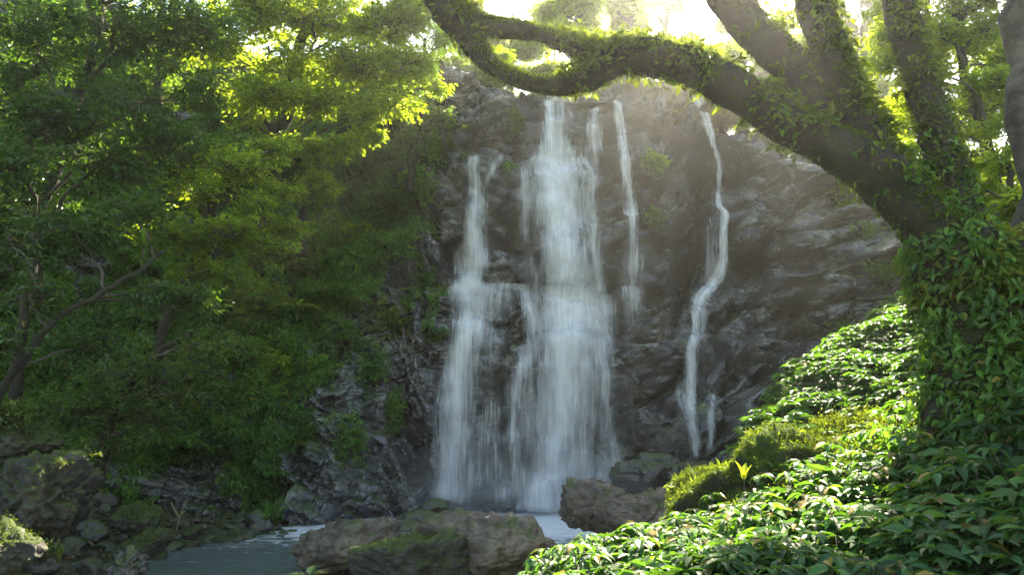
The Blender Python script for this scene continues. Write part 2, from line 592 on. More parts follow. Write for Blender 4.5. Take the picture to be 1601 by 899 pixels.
def cliff_y(x, z):
    p = np.stack([x, z, np.zeros_like(x)], -1)
    wx = 0.30 * fbm(p * 0.45, 3, 11)
    wz = 0.22 * fbm(p * 0.45 + 40, 3, 12)
    y = cliff_smooth(x, z)
    rt = sst(4.0, 7.0, x)
    lf = 1 - sst(-3.4, -2.2, x)
    ang = -0.30 * rt + 0.5 * lf
    X = (x + wx) * np.cos(ang) - (z + wz) * np.sin(ang)
    Z = (x + wx) * np.sin(ang) + (z + wz) * np.cos(ang)
    det = 0
    for sx, sz, am, sd, crack in ((0.36, 0.60, 1.3, 3, 0.45), (0.85, 1.45, 0.7, 4, 0.3), (1.9, 3.1, 0.3, 5, 0.13), (4.2, 6.4, 0.1, 6, 0.04)):
        f1, f2, cx, cz, ia, ib, ic = worley(X * sx, Z * sz, sd)
        am = am * (1 + (0.6 if sx < 1 else -0.4) * rt)
        det = det + am * ((ia - 0.5) * 0.9 + cx * (ib - 0.5) * 1.1 + cz * (ic - 0.3) * 1.2) - crack * np.exp(-(f2 - f1) / 0.05)
        det = det + am * 0.35 * (0.5 - f1 * f1)
    rg = 1 - np.abs(fbm(np.stack([X * 0.8 + wx, Z * 1.5, 0 * X], -1) * 1.5, 4, 21))
    det = det * (1 - 0.35 * lf) + 0.34 * lf * (rg - 0.6) + 0.08 * rt * (rg - 0.6)
    det = det + 0.28 * fbm(p * 0.5, 4, 31) + 0.02 * fbm(p * 7, 3, 33)
    return y - det * 0.95


# horizontal sampling follows the plan curve so that the turned sides keep their detail
xs_f = np.linspace(-30, 34, 4000)
ds = np.sqrt(np.gradient(xs_f) ** 2 + np.gradient(pchip(xs_f, XC, YB)) ** 2)
ds = ds * np.where((xs_f > -9.5) & (xs_f < 11), 1.0, 0.3)
cs = np.cumsum(ds)
NX = 720
gx = np.interp(np.linspace(cs[0], cs[-1], NX), cs, xs_f)
NZ = 370
tv = np.linspace(0, 1, NZ)
ztop = pchip(gx, XC, ZT) + 0.25 * fbm(np.stack([gx * 0.8, 0 * gx, 0 * gx], -1), 3, 5)
GX = np.repeat(gx[None], NZ, 0)
GZ = -1.0 + tv[:, None] * (ztop[None] + 1.0)
GY = cliff_y(GX, GZ)
# rounded brow, then the stream bed and plateau running back from the lip
NB = 60
bk = np.linspace(0, 1, NB + 1)[1:] ** 1.8 * 9.0
ytop = np.minimum(GY[-1], cliff_smooth(gx, ztop) + 0.3)
GX2 = np.repeat(gx[None], NB, 0)
GY2 = GY[-1][None] + bk[:, None]
pl = np.stack([GX2, GY2, 0 * GX2], -1)
GZ2 = ztop[None] + 0.10 * (1 - np.exp(-bk[:, None] * 3)) + bk[:, None] * 0.02 + (0.22 * fbm(pl * 1.1, 4, 41)) * sst(0, 1.0, bk)[:, None]
cm = MB()
mo = 0.5 + 0.5 * fbm(np.stack([GX, GZ, 0 * GX], -1) * 0.35, 3, 51)
side = 0.30 * (1 - sst(-3.6, -2.2, GX)) + 0.12 * sst(8.0, 10.0, GX)
moss_a = np.clip(0.25 + 0.35 * mo + side + 0.25 * np.exp(-((GX - 3.4) / 1.0) ** 2) * sst(7, 9, GZ), 0, 1)
moss_a = np.concatenate([moss_a, np.full(GX2.shape, 0.55)])
cm.add(np.stack([np.concatenate([GX, GX2]), np.concatenate([GY, GY2]), np.concatenate([GZ, GZ2])], -1),
       [grid_faces(NZ + NB, NX)], moss=moss_a.ravel())
cliff = cm.build('rock_cliff', M['cliff'], smooth=True)
tag(cliff, 'dark wet rock cliff with ledges behind the falling water', 'cliff', kind='structure')

# look-up of the cliff's front envelope for everything that hangs on it
LX = np.arange(-16, 16.01, 0.06)
LZ = np.arange(-0.6, 16.8, 0.06)
lx, lz = np.meshgrid(LX, LZ)
TY = cliff_y(lx, lz)
ENV = TY.copy()
for _ in range(4):
    e = ENV
    ENV = np.minimum(e, np.minimum(np.minimum(np.roll(e, 1, 0), np.roll(e, -1, 0)), np.minimum(np.roll(e, 1, 1), np.roll(e, -1, 1))))
for _ in range(5):
    e = ENV
    ENV = (e * 2 + np.roll(e, 1, 0) + np.roll(e, -1, 0) + np.roll(e, 1, 1) + np.roll(e, -1, 1)) / 6


def lut(T, x, z):
    fx = np.clip((x - LX[0]) / 0.06, 0, len(LX) - 1.001)
    fz = np.clip((z - LZ[0]) / 0.06, 0, len(LZ) - 1.001)
    ix, iz = fx.astype(int), fz.astype(int)
    a, b = fx - ix, fz - iz
    return T[iz, ix] * (1 - a) * (1 - b) + T[iz, ix + 1] * a * (1 - b) + T[iz + 1, ix] * (1 - a) * b + T[iz + 1, ix + 1] * a * b


def on_cliff(px, py, T=None, off=0.0):
    T = TY if T is None else T
    Y = np.full(np.shape(px), 18.0)
    for _ in range(25):
        q = P(px, py, Y)
        Y = 0.5 * Y + 0.5 * (lut(T, q[..., 0], q[..., 2]) - off)
    return P(px, py, Y)


# ------------------------------------------------------------------ ground
ctrl = []


def gp(px, py, Y, dz=0.0):
    q = P(px, py, Y)
    ctrl.append((q[0], q[1], q[2] - dz))


def gw(x, y, z):
    ctrl.append((x, y, z))


# right bank
gp(840, 905, 5.6, .25); gp(1000, 880, 5.2, .25); gp(1200, 905, 4.4, .25); gp(1400, 905, 4.1, .25); gp(1600, 905, 3.9, .25)
gp(1200, 830, 5.6, .2); gp(1400, 760, 5.7, .2); gp(1600, 700, 5.0, .2); gp(1600, 600, 6.0, .15)
gp(930, 860, 7.2, .2); gp(1050, 830, 7.0, .2); gp(1200, 800, 6.3, .15)
gp(1075, 745, 7.9, .45); gp(1130, 702, 8.3, .5); gp(1250, 690, 8.2, .4); gp(1400, 680, 7.9); gp(1500, 640, 7.0)
gp(1210, 655, 9.6, .1); gp(1245, 595, 10.8, .1); gp(1310, 550, 11.6, .1); gp(1390, 490, 12.3, .1); gp(1450, 450, 12.8, .1)
gp(1330, 620, 9.6); gp(1420, 570, 10.2); gp(1480, 500, 11.4); gp(1560, 450, 11.5); gp(1600, 500, 9.0)
gw(12, 11, 6.5); gw(13, 14, 7.5); gw(9.5, 15.5, 5.2); gw(7, 14.8, 3.4); gw(5.2, 13.5, 1.5); gw(9, 5, 4.2); gw(7, 2, 3.0); gw(14, 4, 7); gw(18, 10, 10)
gw(2.4, 9.4, 0.45); gw(2.9, 11.0, 0.3); gw(3.5, 12.5, 0.5); gw(4.5, 15, 0.4); gw(4, 18, 0.3); gw(1.6, 8.6, 0.5); gw(1.6, 10.5, 0.2); gw(2.3, 14.0, 0.1)
# pool bed, left shore, near bank
gw(0, 19, -0.5); gw(-2, 17, -0.4); gw(0, 15, -0.5); gw(0, 12.5, -0.3); gw(-3, 13, -0.5); gw(-5, 13, -0.45); gw(-4, 11.5, -0.5); gw(-5, 10, -0.4)
gw(-2.2, 10.2, -0.1); gw(-0.4, 10.2, 0.15); gw(0.3, 8.2, 0.35); gw(-3.5, 8, -0.2)
gw(-5.5, 15.6, 0.02); gw(-4.0, 16.6, -0.3); gw(-2.8, 16.0, -.4); gw(-7, 15.6, 0.25); gw(-7.5, 13.5, 0.25); gw(-6.9, 11.8, 0.2); gw(-6.4, 10.3, 0.25); gw(-9, 12, 0.9); gw(-8.2, 9.5, 0.8)
gw(-7, 7.5, 0.7); gw(-11, 9, 2.0); gw(-13, 6, 3); gw(-5, 4, 0.5); gw(0, 5.5, 0.6); gw(0, 3, 0.7); gw(0, -2, 0.6); gw(-4, 0, 0.6); gw(4, -3, 1.2); gw(-12, -3, 2.0)
ctrl = np.array(ctrl)


def tps_fit(c):
    d = np.linalg.norm(c[:, None, :2] - c[None, :, :2], axis=-1)
    K = np.where(d > 0, d * d * np.log(d + 1e-12), 0) + np.eye(len(c)) * 0.02
    Q = np.c_[np.ones(len(c)), c[:, :2]]
    A = np.block([[K, Q], [Q.T, np.zeros((3, 3))]])
    return np.linalg.solve(A, np.r_[c[:, 2], 0, 0, 0])


TP = tps_fit(ctrl)


def ground_smooth(x, y):
    x, y = np.broadcast_arrays(np.asarray(x, float), np.asarray(y, float))
    r = np.zeros(x.shape)
    for wgt, c in zip(TP[:len(ctrl)], ctrl):
        d2 = (x - c[0]) ** 2 + (y - c[1]) ** 2
        r += wgt * 0.5 * d2 * np.log(d2 + 1e-12)
    z = r + TP[-3] + TP[-2] * x + TP[-1] * y
    z = np.clip(z, -0.6, 12)
    far = sst(14, 26, np.maximum(np.abs(x), np.abs(y - 6)))
    return z * (1 - far) + far * -0.5


def ground_z(x, y):
    p = np.stack([x, y, np.zeros_like(x)], -1)
    z = ground_smooth(x, y)
    return z + 0.09 * fbm(p * 0.9, 4, 61) * sst(-0.4, 0.8, z) + 0.03 * fbm(p * 4, 3, 62)


ax = np.concatenate([[-115, -60, -35], np.linspace(-20, 20, 330), [35, 60, 115]])
ay = np.concatenate([[-40, -20], np.linspace(-8, 22, 250), [35, 60, 125]])
gxx, gyy = np.meshgrid(ax, ay)
gzz = ground_z(gxx, gyy)
gm = MB().add(np.stack([gxx, gyy, gzz], -1), [grid_faces(len(ay), len(ax))])
tag(gm.build('ground', M['soil'], smooth=True), 'dark mossy soil of the banks', 'ground', kind='structure')


def ground_nrm(x, y):
    e = 0.05
    return norm(np.stack([-(ground_smooth(x + e, y) - ground_smooth(x - e, y)) / (2 * e), -(ground_smooth(x, y + e) - ground_smooth(x, y - e)) / (2 * e), np.ones_like(x)], -1))


# hillside rising behind and beside the cliff top
hx = np.linspace(-110, 110, 140)
ht = np.linspace(0, 1, 90)


def hill_z(x, d):
    """Height d metres behind the cliff brow."""
    zt = pchip(np.clip(x, -30, 34), XC, ZT)
    valley = np.exp(-((x - 5.0) / 5.5) ** 2)
    return zt - 0.35 + d * (0.26 + 0.2 * (1 - valley)) - 0.0016 * d * d


def brow_y(x):
    xc = np.clip(x, -30, 34)
    return pchip(xc, XC, YB) + pchip(xc, XC, LEAN) * pchip(xc, XC, ZT) + 1.0


HX = np.repeat(hx[None], 90, 0)
HD = np.repeat((ht ** 1.5 * 90)[:, None], 140, 1)
HZ = hill_z(HX, HD) + 0.35 * fbm(np.stack([HX * 0.3, HD * 0.3, 0 * HX], -1), 3, 71) * sst(0, 3, HD)
hm = MB().add(np.stack([HX, brow_y(HX) + HD, HZ], -1), [grid_faces(90, 140)])
tag(hm.build('hillside', M['soil'], smooth=True), 'wooded hillside above the cliff', 'hillside', kind='structure')


def on_hill(x, d):
    return np.array([x, float(brow_y(np.array(float(x)))) + d, float(hill_z(np.array(float(x)), d))])


# ------------------------------------------------------------------ pool
t = NT('pool_water')
co = t.n("TexCoord").outputs["Object"]
sep = t.n("SeparateXYZ")
t.t.links.new(co, sep.inputs[0])
dst = t.n("VectorMath", operation='DISTANCE')
t.set(dst, "0", t.scale(co, (0.45, 1, 1)))
dst.inputs[1].default_value = (0.45 * 1.0, 19.3, 0)
fo = t.noise(t.scale(co, (1.2, 2.4, 1)), 1.6, 5, 0.65, 0.8)
ff = t.math('ADD', fo, t.ramp(dst.outputs["Value"], 0.2, 8.0, 0.55, -0.15))
foam = t.ramp(ff, 0.45, 0.85)
c = t.mix(foam, (0.11, 0.15, 0.135), (0.78, 0.82, 0.84))
b = t.n("Bump", i_Strength=0.45, i_Distance=0.1)
t.set(b, "Height", t.noise(t.scale(co, (1.0, 2.2, 1)), 3.0, 4, 0.55, 0.5))
p = t.n("BsdfPrincipled", i_Base_Color=c, i_Roughness=t.ramp(foam, 0, 1, 0.1, 0.6))
t.t.links.new(b.outputs[0], p.inputs["Normal"])
M['pool'] = t.surf(p)
px_, py_ = np.meshgrid(np.linspace(-9, 6, 90), np.linspace(8.5, 21, 80))
wv = 0.018 * fbm(np.stack([px_ * 1.5, py_ * 2.5, 0 * px_], -1), 3, 81)
tag(MB().add(np.stack([px_, py_, wv], -1), [grid_faces(80, 90)]).build('pool', M['pool'], smooth=True),
    'shallow green pool at the foot of the falls', 'pool', kind='structure')


# ------------------------------------------------------------------ waterfalls
def fall_sheet(pts, nu, seed, off, wscale=1.0, dscale=1.0, wob=0.0):
    """pts rows: px, py, half width px, density. Returns verts, faces, dens, uv."""
    nv = max(24, int(abs(pts[-1][1] - pts[0][1]) / 3))
    S = spline(pts, nv)
    r = np.random.default_rng(seed)
    us = np.linspace(-1, 1, nu)
    hw = np.maximum(S[:, 2] * wscale, 1.0)
    nzw = wob * fbm(np.stack([S[:, 1] * 0.015, 0 * S[:, 1] + seed, 0 * S[:, 1]], -1), 3, seed)
    PX = S[:, 0, None] + us[None] * hw[:, None] + nzw[:, None]
    PY = np.repeat(S[:, 1, None], nu, 1)
    prev = None
    rows = []
    for i in range(nv):
        Y = np.full(nu, 19.0) if prev is None else prev.copy()
        for _ in range(12 if prev is None else 6):
            q = P(PX[i], PY[i], Y)
            e = lut(ENV, q[:, 0], q[:, 2]) - off
            Y = 0.4 * Y + 0.6 * e if prev is None else np.minimum(0.4 * Y + 0.6 * e, prev + 0.02)
        if prev is not None:
            Y = np.convolve(np.pad(Y, 2, mode='edge'), np.ones(5) / 5, 'valid')
        prev = Y
        rows.append(P(PX[i], PY[i], Y))
    V = np.array(rows)
    edge = np.clip(1 - np.abs(us), 0, 1) ** 0.75 * 1.12
    rag = 0.5 + 0.5 * fbm(np.stack([PX * 0.03, PY * 0.01, 0 * PX + seed], -1), 2, seed + 3)
    dens = S[:, 3, None] * edge[None] * dscale * (0.75 + 0.4 * rag)
    fade = np.minimum(1, np.minimum(np.arange(nv) / 4.0, (nv - 1 - np.arange(nv)) / 5.0))
    dens = np.clip(dens * fade[:, None], 0, 1)
    uu = V[..., 0] + 13.0 * seed
    lengths = np.concatenate([[0], np.cumsum(np.linalg.norm(np.diff(V[:, nu // 2], axis=0), axis=-1))])
    vv = np.repeat(lengths[:, None], nu, 1)
    return V.reshape(-1, 3), grid_faces(nv, nu), dens.ravel(), np.stack([uu, vv], -1).reshape(-1, 2)


def waterfall(label, sheets):
    q = on_cliff(np.array(sheets[0][0][-1][0]), np.array(min(sheets[0][0][-1][1], 795)))
    root = empty('waterfall', q, label, 'waterfall', 'streams of water falling down the cliff')
    for k, (pts, nu, off, ws, dsn, wob, nm) in enumerate(sheets):
        V, Fc, dn, uv = fall_sheet(pts, nu, len(bpy.data.objects) + k, off, ws, dsn, wob)
        MB().add(V, [Fc], dens=dn).build(nm, M['fall'], root, True, uv)
    return root


main = [(880, 147, 54, .5), (878, 165, 54, .42), (876, 190, 52, .42), (874, 222, 52, .58), (874, 246, 60, .92), (878, 300, 70, .9), (884, 370, 66, .86), (892, 430, 60, .9), (896, 454, 62, 1.),
        (897, 500, 70, .92), (897, 560, 78, .86), (897, 640, 86, .8), (897, 720, 92, .78), (897, 780, 94, .84), (897, 806, 92, .9)]
core = [(858, 150, 20, .8), (857, 200, 22, .85), (860, 246, 34, 1), (872, 330, 36, .95), (882, 430, 38, 1), (886, 458, 44, 1), (882, 560, 46, 1), (868, 680, 44, .95), (858, 760, 44, 1), (856, 806, 54, 1)]
edge_r = [(930, 160, 16, .7), (925, 230, 18, .7), (920, 300, 20, .6), (932, 440, 20, .7), (944, 470, 20, .8), (948, 560, 22, .65), (955, 660, 26, .6), (962, 780, 32, .6), (964, 804, 30, .65)]
edge_l = [(840, 240, 12, .5), (826, 280, 18, .6), (824, 360, 22, .5), (840, 440, 20, .4), (850, 560, 26, .5), (840, 700, 30, .6), (834, 804, 40, .7)]
bloom = [(874, 238, 30, .3), (876, 250, 58, 1), (878, 275, 66, .8), (880, 330, 62, .4), (884, 390, 50, .1)]
bloom_b = [(890, 446, 30, .4), (892, 456, 56, 1), (894, 480, 66, .8), (896, 540, 66, .35), (896, 600, 60, .1)]
splash = [(858, 742, 30, .3), (856, 770, 44, .9), (852, 806, 62, 1)]
waterfall('widest white waterfall, plunging from the lip down the middle of the cliff', [
    (main, 50, 0.10, .92, 0.85, 6, 'veil'), (main, 44, 0.26, 0.74, 0.8, 10, 'veil'), (core, 26, 0.38, 1.0, 1.0, 5, 'torrent'), (core, 24, 0.5, 0.7, 0.9, 8, 'torrent'),
    (edge_r, 14, 0.2, 1.0, 0.9, 6, 'trickle'), (edge_l, 14, 0.16, 1.0, 0.9, 6, 'trickle'), (splash, 24, 0.62, 1, 1, 3, 'splash'), (bloom, 24, 0.55, 1, 1, 4, 'splash'), (bloom_b, 24, 0.6, 1, 1, 4, 'splash')])
left_a = [(742, 240, 9, .8), (738, 262, 12, .85), (745, 290, 15, .8), (742, 340, 20, .74), (738, 400, 27, .68), (735, 440, 34, .76), (738, 452, 44, .95), (740, 475, 40, .8), (734, 510, 36, .9), (722, 560, 36, .82), (712, 640, 34, .74), (706, 720, 34, .7), (700, 798, 34, .65)]
left_b = [(779, 238, 8, .75), (768, 262, 11, .8), (756, 290, 13, .75), (752, 340, 18, .65), (748, 440, 24, .6)]
left_c = [(772, 446, 56, .45), (762, 470, 52, .5), (750, 540, 52, .5), (742, 620, 56, .48), (736, 700, 60, .5), (728, 798, 64, .5)]
ledge = [(772, 438, 72, .4), (772, 447, 74, .8), (770, 456, 74, .5), (768, 474, 70, .3), (766, 520, 64, .12)]
waterfall('second widest waterfall, splitting on a ledge beside the wet fern-hung wall', [
    (left_a, 26, 0.12, 1.1, 0.95, 5, 'stream'), (left_a, 20, 0.24, 0.8, 1.0, 8, 'stream'), (left_b, 14, 0.14, 1.0, 1.0, 4, 'stream'), (left_c, 30, 0.12, 1.0, 0.95, 10, 'veil'), (ledge, 40, 0.16, 1, 1, 2, 'ledge_spill')])
mid = [(795, 443, 20, .5), (815, 447, 20, .8), (828, 470, 18, .85), (834, 505, 20, .75), (826, 560, 26, .55), (815, 640, 40, .5), (800, 720, 50, .5), (795, 798, 56, .5)]
mid_b = [(812, 560, 8, .6), (806, 600, 10, .65), (800, 680, 11, .55), (796, 720, 10, .3)]
waterfall('thin veil of water spilling off the mid ledge between the two widest falls', [(mid, 24, 0.14, 1.0, 0.95, 6, 'veil'), (mid_b, 10, 0.2, 1, 1, 4, 'trickle'), (mid, 22, 0.24, 0.8, 0.8, 9, 'veil')])
thin = [(960, 154, 8, .7), (966, 168, 9, .85), (972, 200, 9, .85), (979, 250, 9, .8), (984, 310, 12, .7), (988, 380, 16, .62), (990, 440, 24, .6), (988, 480, 26, .36), (986, 520, 26, .2), (984, 570, 22, .06)]
spill = [(990, 444, 34, .3), (992, 452, 36, .6), (994, 470, 34, .35), (996, 520, 28, .08)]
waterfall('narrow ribbon of water dropping just beside the widest fall, fading halfway down', [(thin, 14, 0.14, 1.2, 1, 3, 'stream'), (thin, 12, 0.22, 0.7, 0.9, 5, 'stream'), (spill, 20, .16, 1, 1, 2, 'ledge_spill')])
rgt = [(1084, 146, 10, .6), (1098, 162, 9, .85), (1110, 196, 8, .8), (1118, 240, 7, .7), (1120, 285, 6, .6), (1124, 318, 7, .75), (1133, 336, 9, .9), (1129, 372, 8, .85), (1128, 410, 11, .8), (1118, 440, 15, .85), (1100, 464, 14, .9), (1091, 490, 8, .85), (1086, 530, 10, .75), (1079, 575, 12, .8), (1080, 640, 11, .7), (1088, 690, 11, .65), (1092, 725, 12, .5)]
rgt_w = [(1120, 330, 16, .35), (1124, 400, 26, .45), (1112, 460, 30, .5), (1090, 540, 24, .45), (1082, 640, 26, .4), (1090, 720, 24, .3)]
rgt_b = [(1119, 604, 6, .6), (1114, 640, 8, .7), (1113, 680, 9, .6), (1108, 715, 11, .5)]
waterfall('zigzag stream stepping down the bare rock nearest the mossy bank', [(rgt, 12, 0.12, 1.1, 1, 4, 'stream'), (rgt, 10, 0.18, 0.8, 0.9, 6, 'stream'), (rgt_w, 18, .1, 1, 1, 6, 'veil'), (rgt_b, 8, 0.14, 1, 1, 2, 'trickle')])


# ------------------------------------------------------------------ boulders and stones
ICO = {}


def ico(sub):
    if sub not in ICO:
        import bmesh
        bm = bmesh.new()
        bmesh.ops.create_icosphere(bm, subdivisions=sub, radius=1)
        ICO[sub] = (np.array([v.co[:] for v in bm.verts]), np.array([[v.index for v in f.verts] for f in bm.faces]))
        bm.free()
    return ICO[sub]


def rock_shape(seed, dims, sub=5, planes=14, rough=0.13, soft=0.05):
    r = np.random.default_rng(seed)
    v, f = ico(sub)
    n = norm(r.normal(size=(planes, 3)))
    d = r.uniform(0.62, 1.0, planes)
    dt = v @ n.T
    q = np.where(dt > 0.05, d[None] / np.maximum(dt, 0.05), 9)
    q = np.sort(q, 1)
    rad = np.minimum(q[:, 0], 1.15)
    gap = np.clip((q[:, 1] - q[:, 0]) / soft / 3, 0, 1)
    rad = rad * (0.97 + 0.03 * gap)
    p = v * rad[:, None] * np.array(dims)[None]
    sc = 1.6 / max(dims)
    md = min(dims)
    rg = 1 - np.abs(fbm(p * sc * 1.1 + seed, 4, seed + 3))
    st = p[:, 2] / md * 3 + 0.8 * fbm(p * sc, 2, seed + 5)
    st = np.abs(st - np.round(st))
    p = p + v * (1.2 * rough * md * fbm(p * sc * 1.5, 5, seed, .6) - 1.3 * rough * md * np.clip(rg - .72, 0, 1) * 3 - .5 * rough * md * np.exp(-st / .06) + 0.35 * rough * md * fbm(p * sc * 7, 3, seed + 7))[:, None]
    return p, f


def moss_on(o, seed, n, thr=0.25, leaf='moss', size=(.02, .05)):
    me = o.data
    k = len(me.vertices)
    co = np.zeros(k * 3, np.float32)
    no = np.zeros(k * 3, np.float32)
    me.vertices.foreach_get('co', co)
    me.vertices.foreach_get('normal', no)
    co, no = co.reshape(-1, 3).astype(float), no.reshape(-1, 3).astype(float)
    r = np.random.default_rng(seed)
    i = r.integers(0, k, n)
    ok = (no[i, 2] * .7 + .6 * fbm(co[i] * 2.2, 3, seed) > thr)
    i = i[ok]
    b = MB()
    m = len(i)
    leaves(b, co[i] + r.normal(size=(m, 3)) * .02 - no[i] * .005, no[i] + r.normal(size=(m, 3)) * .7, rdir(m, r), r.uniform(*size, m), r.uniform(size[0] * .35, size[1] * .35, m), np.clip(r.normal(.4, .25, m), 0, 1), .4)
    c = b.build('moss', M[leaf])
    c.parent = o
    return o


def boulder(name, label, px, py, Y, wpx, hpx, depth, seed, mat, rot=0.0, tilt=0.0, group=None, cat='boulder', sub=5, planes=14, lip=None):
    c = P(px, py, Y)
    if lip is not None:
        c[2] = float(pchip(np.array(c[0]), XC, ZT)) + lip
    k = Y / F * 1.02
    p, f = rock_shape(seed, (wpx * k, depth, hpx * k), 6 if wpx > 60 else sub, planes)
    a, b = math.cos(rot), math.sin(rot)
    p = p @ np.array([[a, b, 0], [-b, a, 0], [0, 0, 1]])
    a, b = math.cos(tilt), math.sin(tilt)
    p = p @ np.array([[a, 0, b], [0, 1, 0], [-b, 0, a]])
    o = MB().add(p, [f]).build(name, M[mat], smooth=True)
    o.location = c
    if mat == 'mossy':
        moss_on(o, seed + 900, int(9000 * max(wpx * k, .3)), .3, 'moss', (.015, .045))
    return tag(o, label, cat, group)


ROCK_TUFTS = []
boulder('boulder', 'long brown flat-sided boulder lying half in the left pool', 545, 855, 11.6, 95, 46, 0.7, 3, 'boulder', 0.25, 0.1)
boulder('boulder', 'pale ridged tan boulder with a peaked top in the middle foreground', 768, 858, 9.6, 112, 50, 0.7, 12, 'boulder', -0.15, -0.05)
boulder('boulder', 'low mossy dark boulder leaning against the peaked tan one', 668, 885, 9.2, 95, 48, 0.55, 21, 'mossy', 0.2, -0.15)
boulder('boulder', 'rounded olive-tan boulder standing beside the base of the widest fall', 922, 798, 12.6, 50, 38, 0.6, 5, 'boulder', 0.3, 0.0)
boulder('boulder', 'tan lichen-flecked boulder wedged against the mossy bank', 1010, 800, 11.8, 66, 34, 0.6, 9, 'boulder', 0.1, 0.05)
boulder('boulder', 'round-topped pale boulder perched on the lip of the cliff', 1035, 146, 22.8, 46, 24, 0.8, 33, 'boulder', lip=.12)
boulder('boulder', 'flat brown slab on the lip beside the zigzag stream', 1125, 158, 22.7, 54, 22, 0.8, 35, 'boulder', lip=-.12)
boulder('boulder', 'wet grey boulder on the lip just behind the widest fall', 912, 150, 23.2, 36, 18, 0.6, 37, 'wetstone', lip=.05)
for px, py, Y, a, b, s, lab in ((676, 795, 16.4, 26, 14, 41, 'topmost brown stone of the small heap in the pool'), (655, 812, 16.0, 30, 13, 42, 'dark wet stone on the near side of the heap in the pool'),
                                (700, 812, 16.0, 24, 12, 43, 'dark wet stone of the heap in the pool, nearest the widest fall'), (630, 822, 15.6, 26, 8, 44, 'flat wet stone barely showing above the pool'),
                                (728, 818, 16.0, 20, 8, 45, 'small low stone at the end of the heap in the pool')):
    boulder('stone', lab, px, py, Y, a, b, 0.3, s, 'wetstone', 0.3 * s, 0, 'heap of stones in the pool', 'stone', 4)
o_ = boulder('boulder', 'large rounded boulder thickly coated in yellow-green moss at the foot of the sunny slope', 1240, 768, 7.9, 225, 98, 1.2, 61, 'moss_rock', 0.0, 0.04, planes=40)
moss_on(o_, 77, 150000, -.5, 'mound_moss', (.012, .036))
moss_on(o_, 78, 3000, .0, 'leaf_fern', (.05, .11))
# big outcrop on the left
boulder('boulder', 'tall slanted mossy boulder standing at the left edge, scattered with fallen leaves', 70, 780, 9.4, 64, 64, 0.55, 51, 'mossy', 0.4, 0.35, None, 'boulder', 5, 10)
boulder('boulder', 'upper mossy boulder resting behind the tall slanted one', 28, 692, 10.2, 62, 38, 0.55, 52, 'mossy', -0.3, 0.2)
boulder('boulder', 'squat dark boulder under ferns in the bottom left corner', -5, 858, 8.2, 56, 40, 0.45, 53, 'mossy', 0.5, 0.0)
boulder('boulder', 'angular olive boulder among the shore stones beside a dry twig', 212, 815, 11.6, 34, 28, 0.4, 54, 'mossy', 0.2, 0.2)
boulder('boulder', 'round grey boulder at the bottom edge by the left pool', 198, 885, 9.8, 30, 26, 0.3, 55, 'wetstone', 0.3)
boulder('boulder', 'angular green-topped stone sloping to the left pool', 228, 852, 10.8, 30, 22, 0.3, 56, 'mossy', 0.8, 0.3)
boulder('boulder', 'brown wet rock shelf beside the base of the zigzag stream', 1040, 745, 17.0, 75, 36, 0.9, 59, 'wetstone', 0.2, -0.1)

for lab, px, py, Y, rx, ry, sd in (('dark fern tuft under the tall slanted boulder', 60, 860, 8.8, 45, 26, 1), ('dark fern tuft spilling over the upper mossy boulder', 10, 650, 9.8, 50, 26, 2),
                                   ('small leafy tuft in the crack between the two stacked boulders', 110, 720, 9.3, 26, 16, 3)):
    ROCK_TUFTS.append((lab, px, py, Y, rx, ry, sd))

protos = []
for k in range(7):
    r = np.random.default_rng(100 + k)
    p, f = rock_shape(100 + k, (r.uniform(.8, 1.2), r.uniform(.7, 1), r.uniform(.5, .75)), 4, 11)
    protos.append(MB().add(p, [f]).mesh('stone', M['wetstone' if k % 3 else 'mossy'], True))
SG = 'loose stones along the left shore'
r = np.random.default_rng(5)
placed = []
tries = 0
while len(placed) < 260 and tries < 12000:
    tries += 1
    x, y = r.uniform(-9.0, -3.2), r.uniform(9.5, 17.2)
    z = float(ground_smooth(x, y))
    if z < -0.12 or z > 0.75:
        continue
    sz = 0.08 + 0.3 * r.random() ** 2.2
    if any((x - a) ** 2 + (y - b) ** 2 < (0.8 * (sz + c)) ** 2 for a, b, c in placed):
        continue
    placed.append((x, y, sz))
    k = r.integers(7)
    o = bpy.data.objects.new('stone', protos[k])
    COL.objects.link(o)
    o.location = (x, y, z + sz * 0.25)
    o.scale = (sz, sz * r.uniform(.8, 1.2), sz * r.uniform(.8, 1.2))
    o.rotation_euler = (r.uniform(-.3, .3), r.uniform(-.3, .3), r.uniform(0, 6.28))
    tag(o, 'loose stone in the dark jumble along the left shore', 'stone', SG)

# dead leaves lying on the left shore and the outcrop
lm = MB()
n = 1500
x, y = r.uniform(-9, -3.5, n), r.uniform(8.5, 16, n)
z = ground_smooth(x, y)
ok = (z > 0.02) & (z < 1.2)
pos = np.stack([x, y, z + 0.06 + r.uniform(0, .12, n)], -1)[ok]
leaves(lm, pos, rdir(len(pos)) * [1, 1, .3], rdir(len(pos)) * [.4, .4, .2] + [0, 0, 1], r.uniform(.05, .1, len(pos)), r.uniform(.03, .05, len(pos)), r.random(len(pos)))
tag(lm.build('leaf_litter', M['litter']), 'brown fallen leaves strewn on the left shore', 'leaf litter', kind='stuff')


# ------------------------------------------------------------------ plants and trees
def pxr(px, Y):
    return px * Y / F


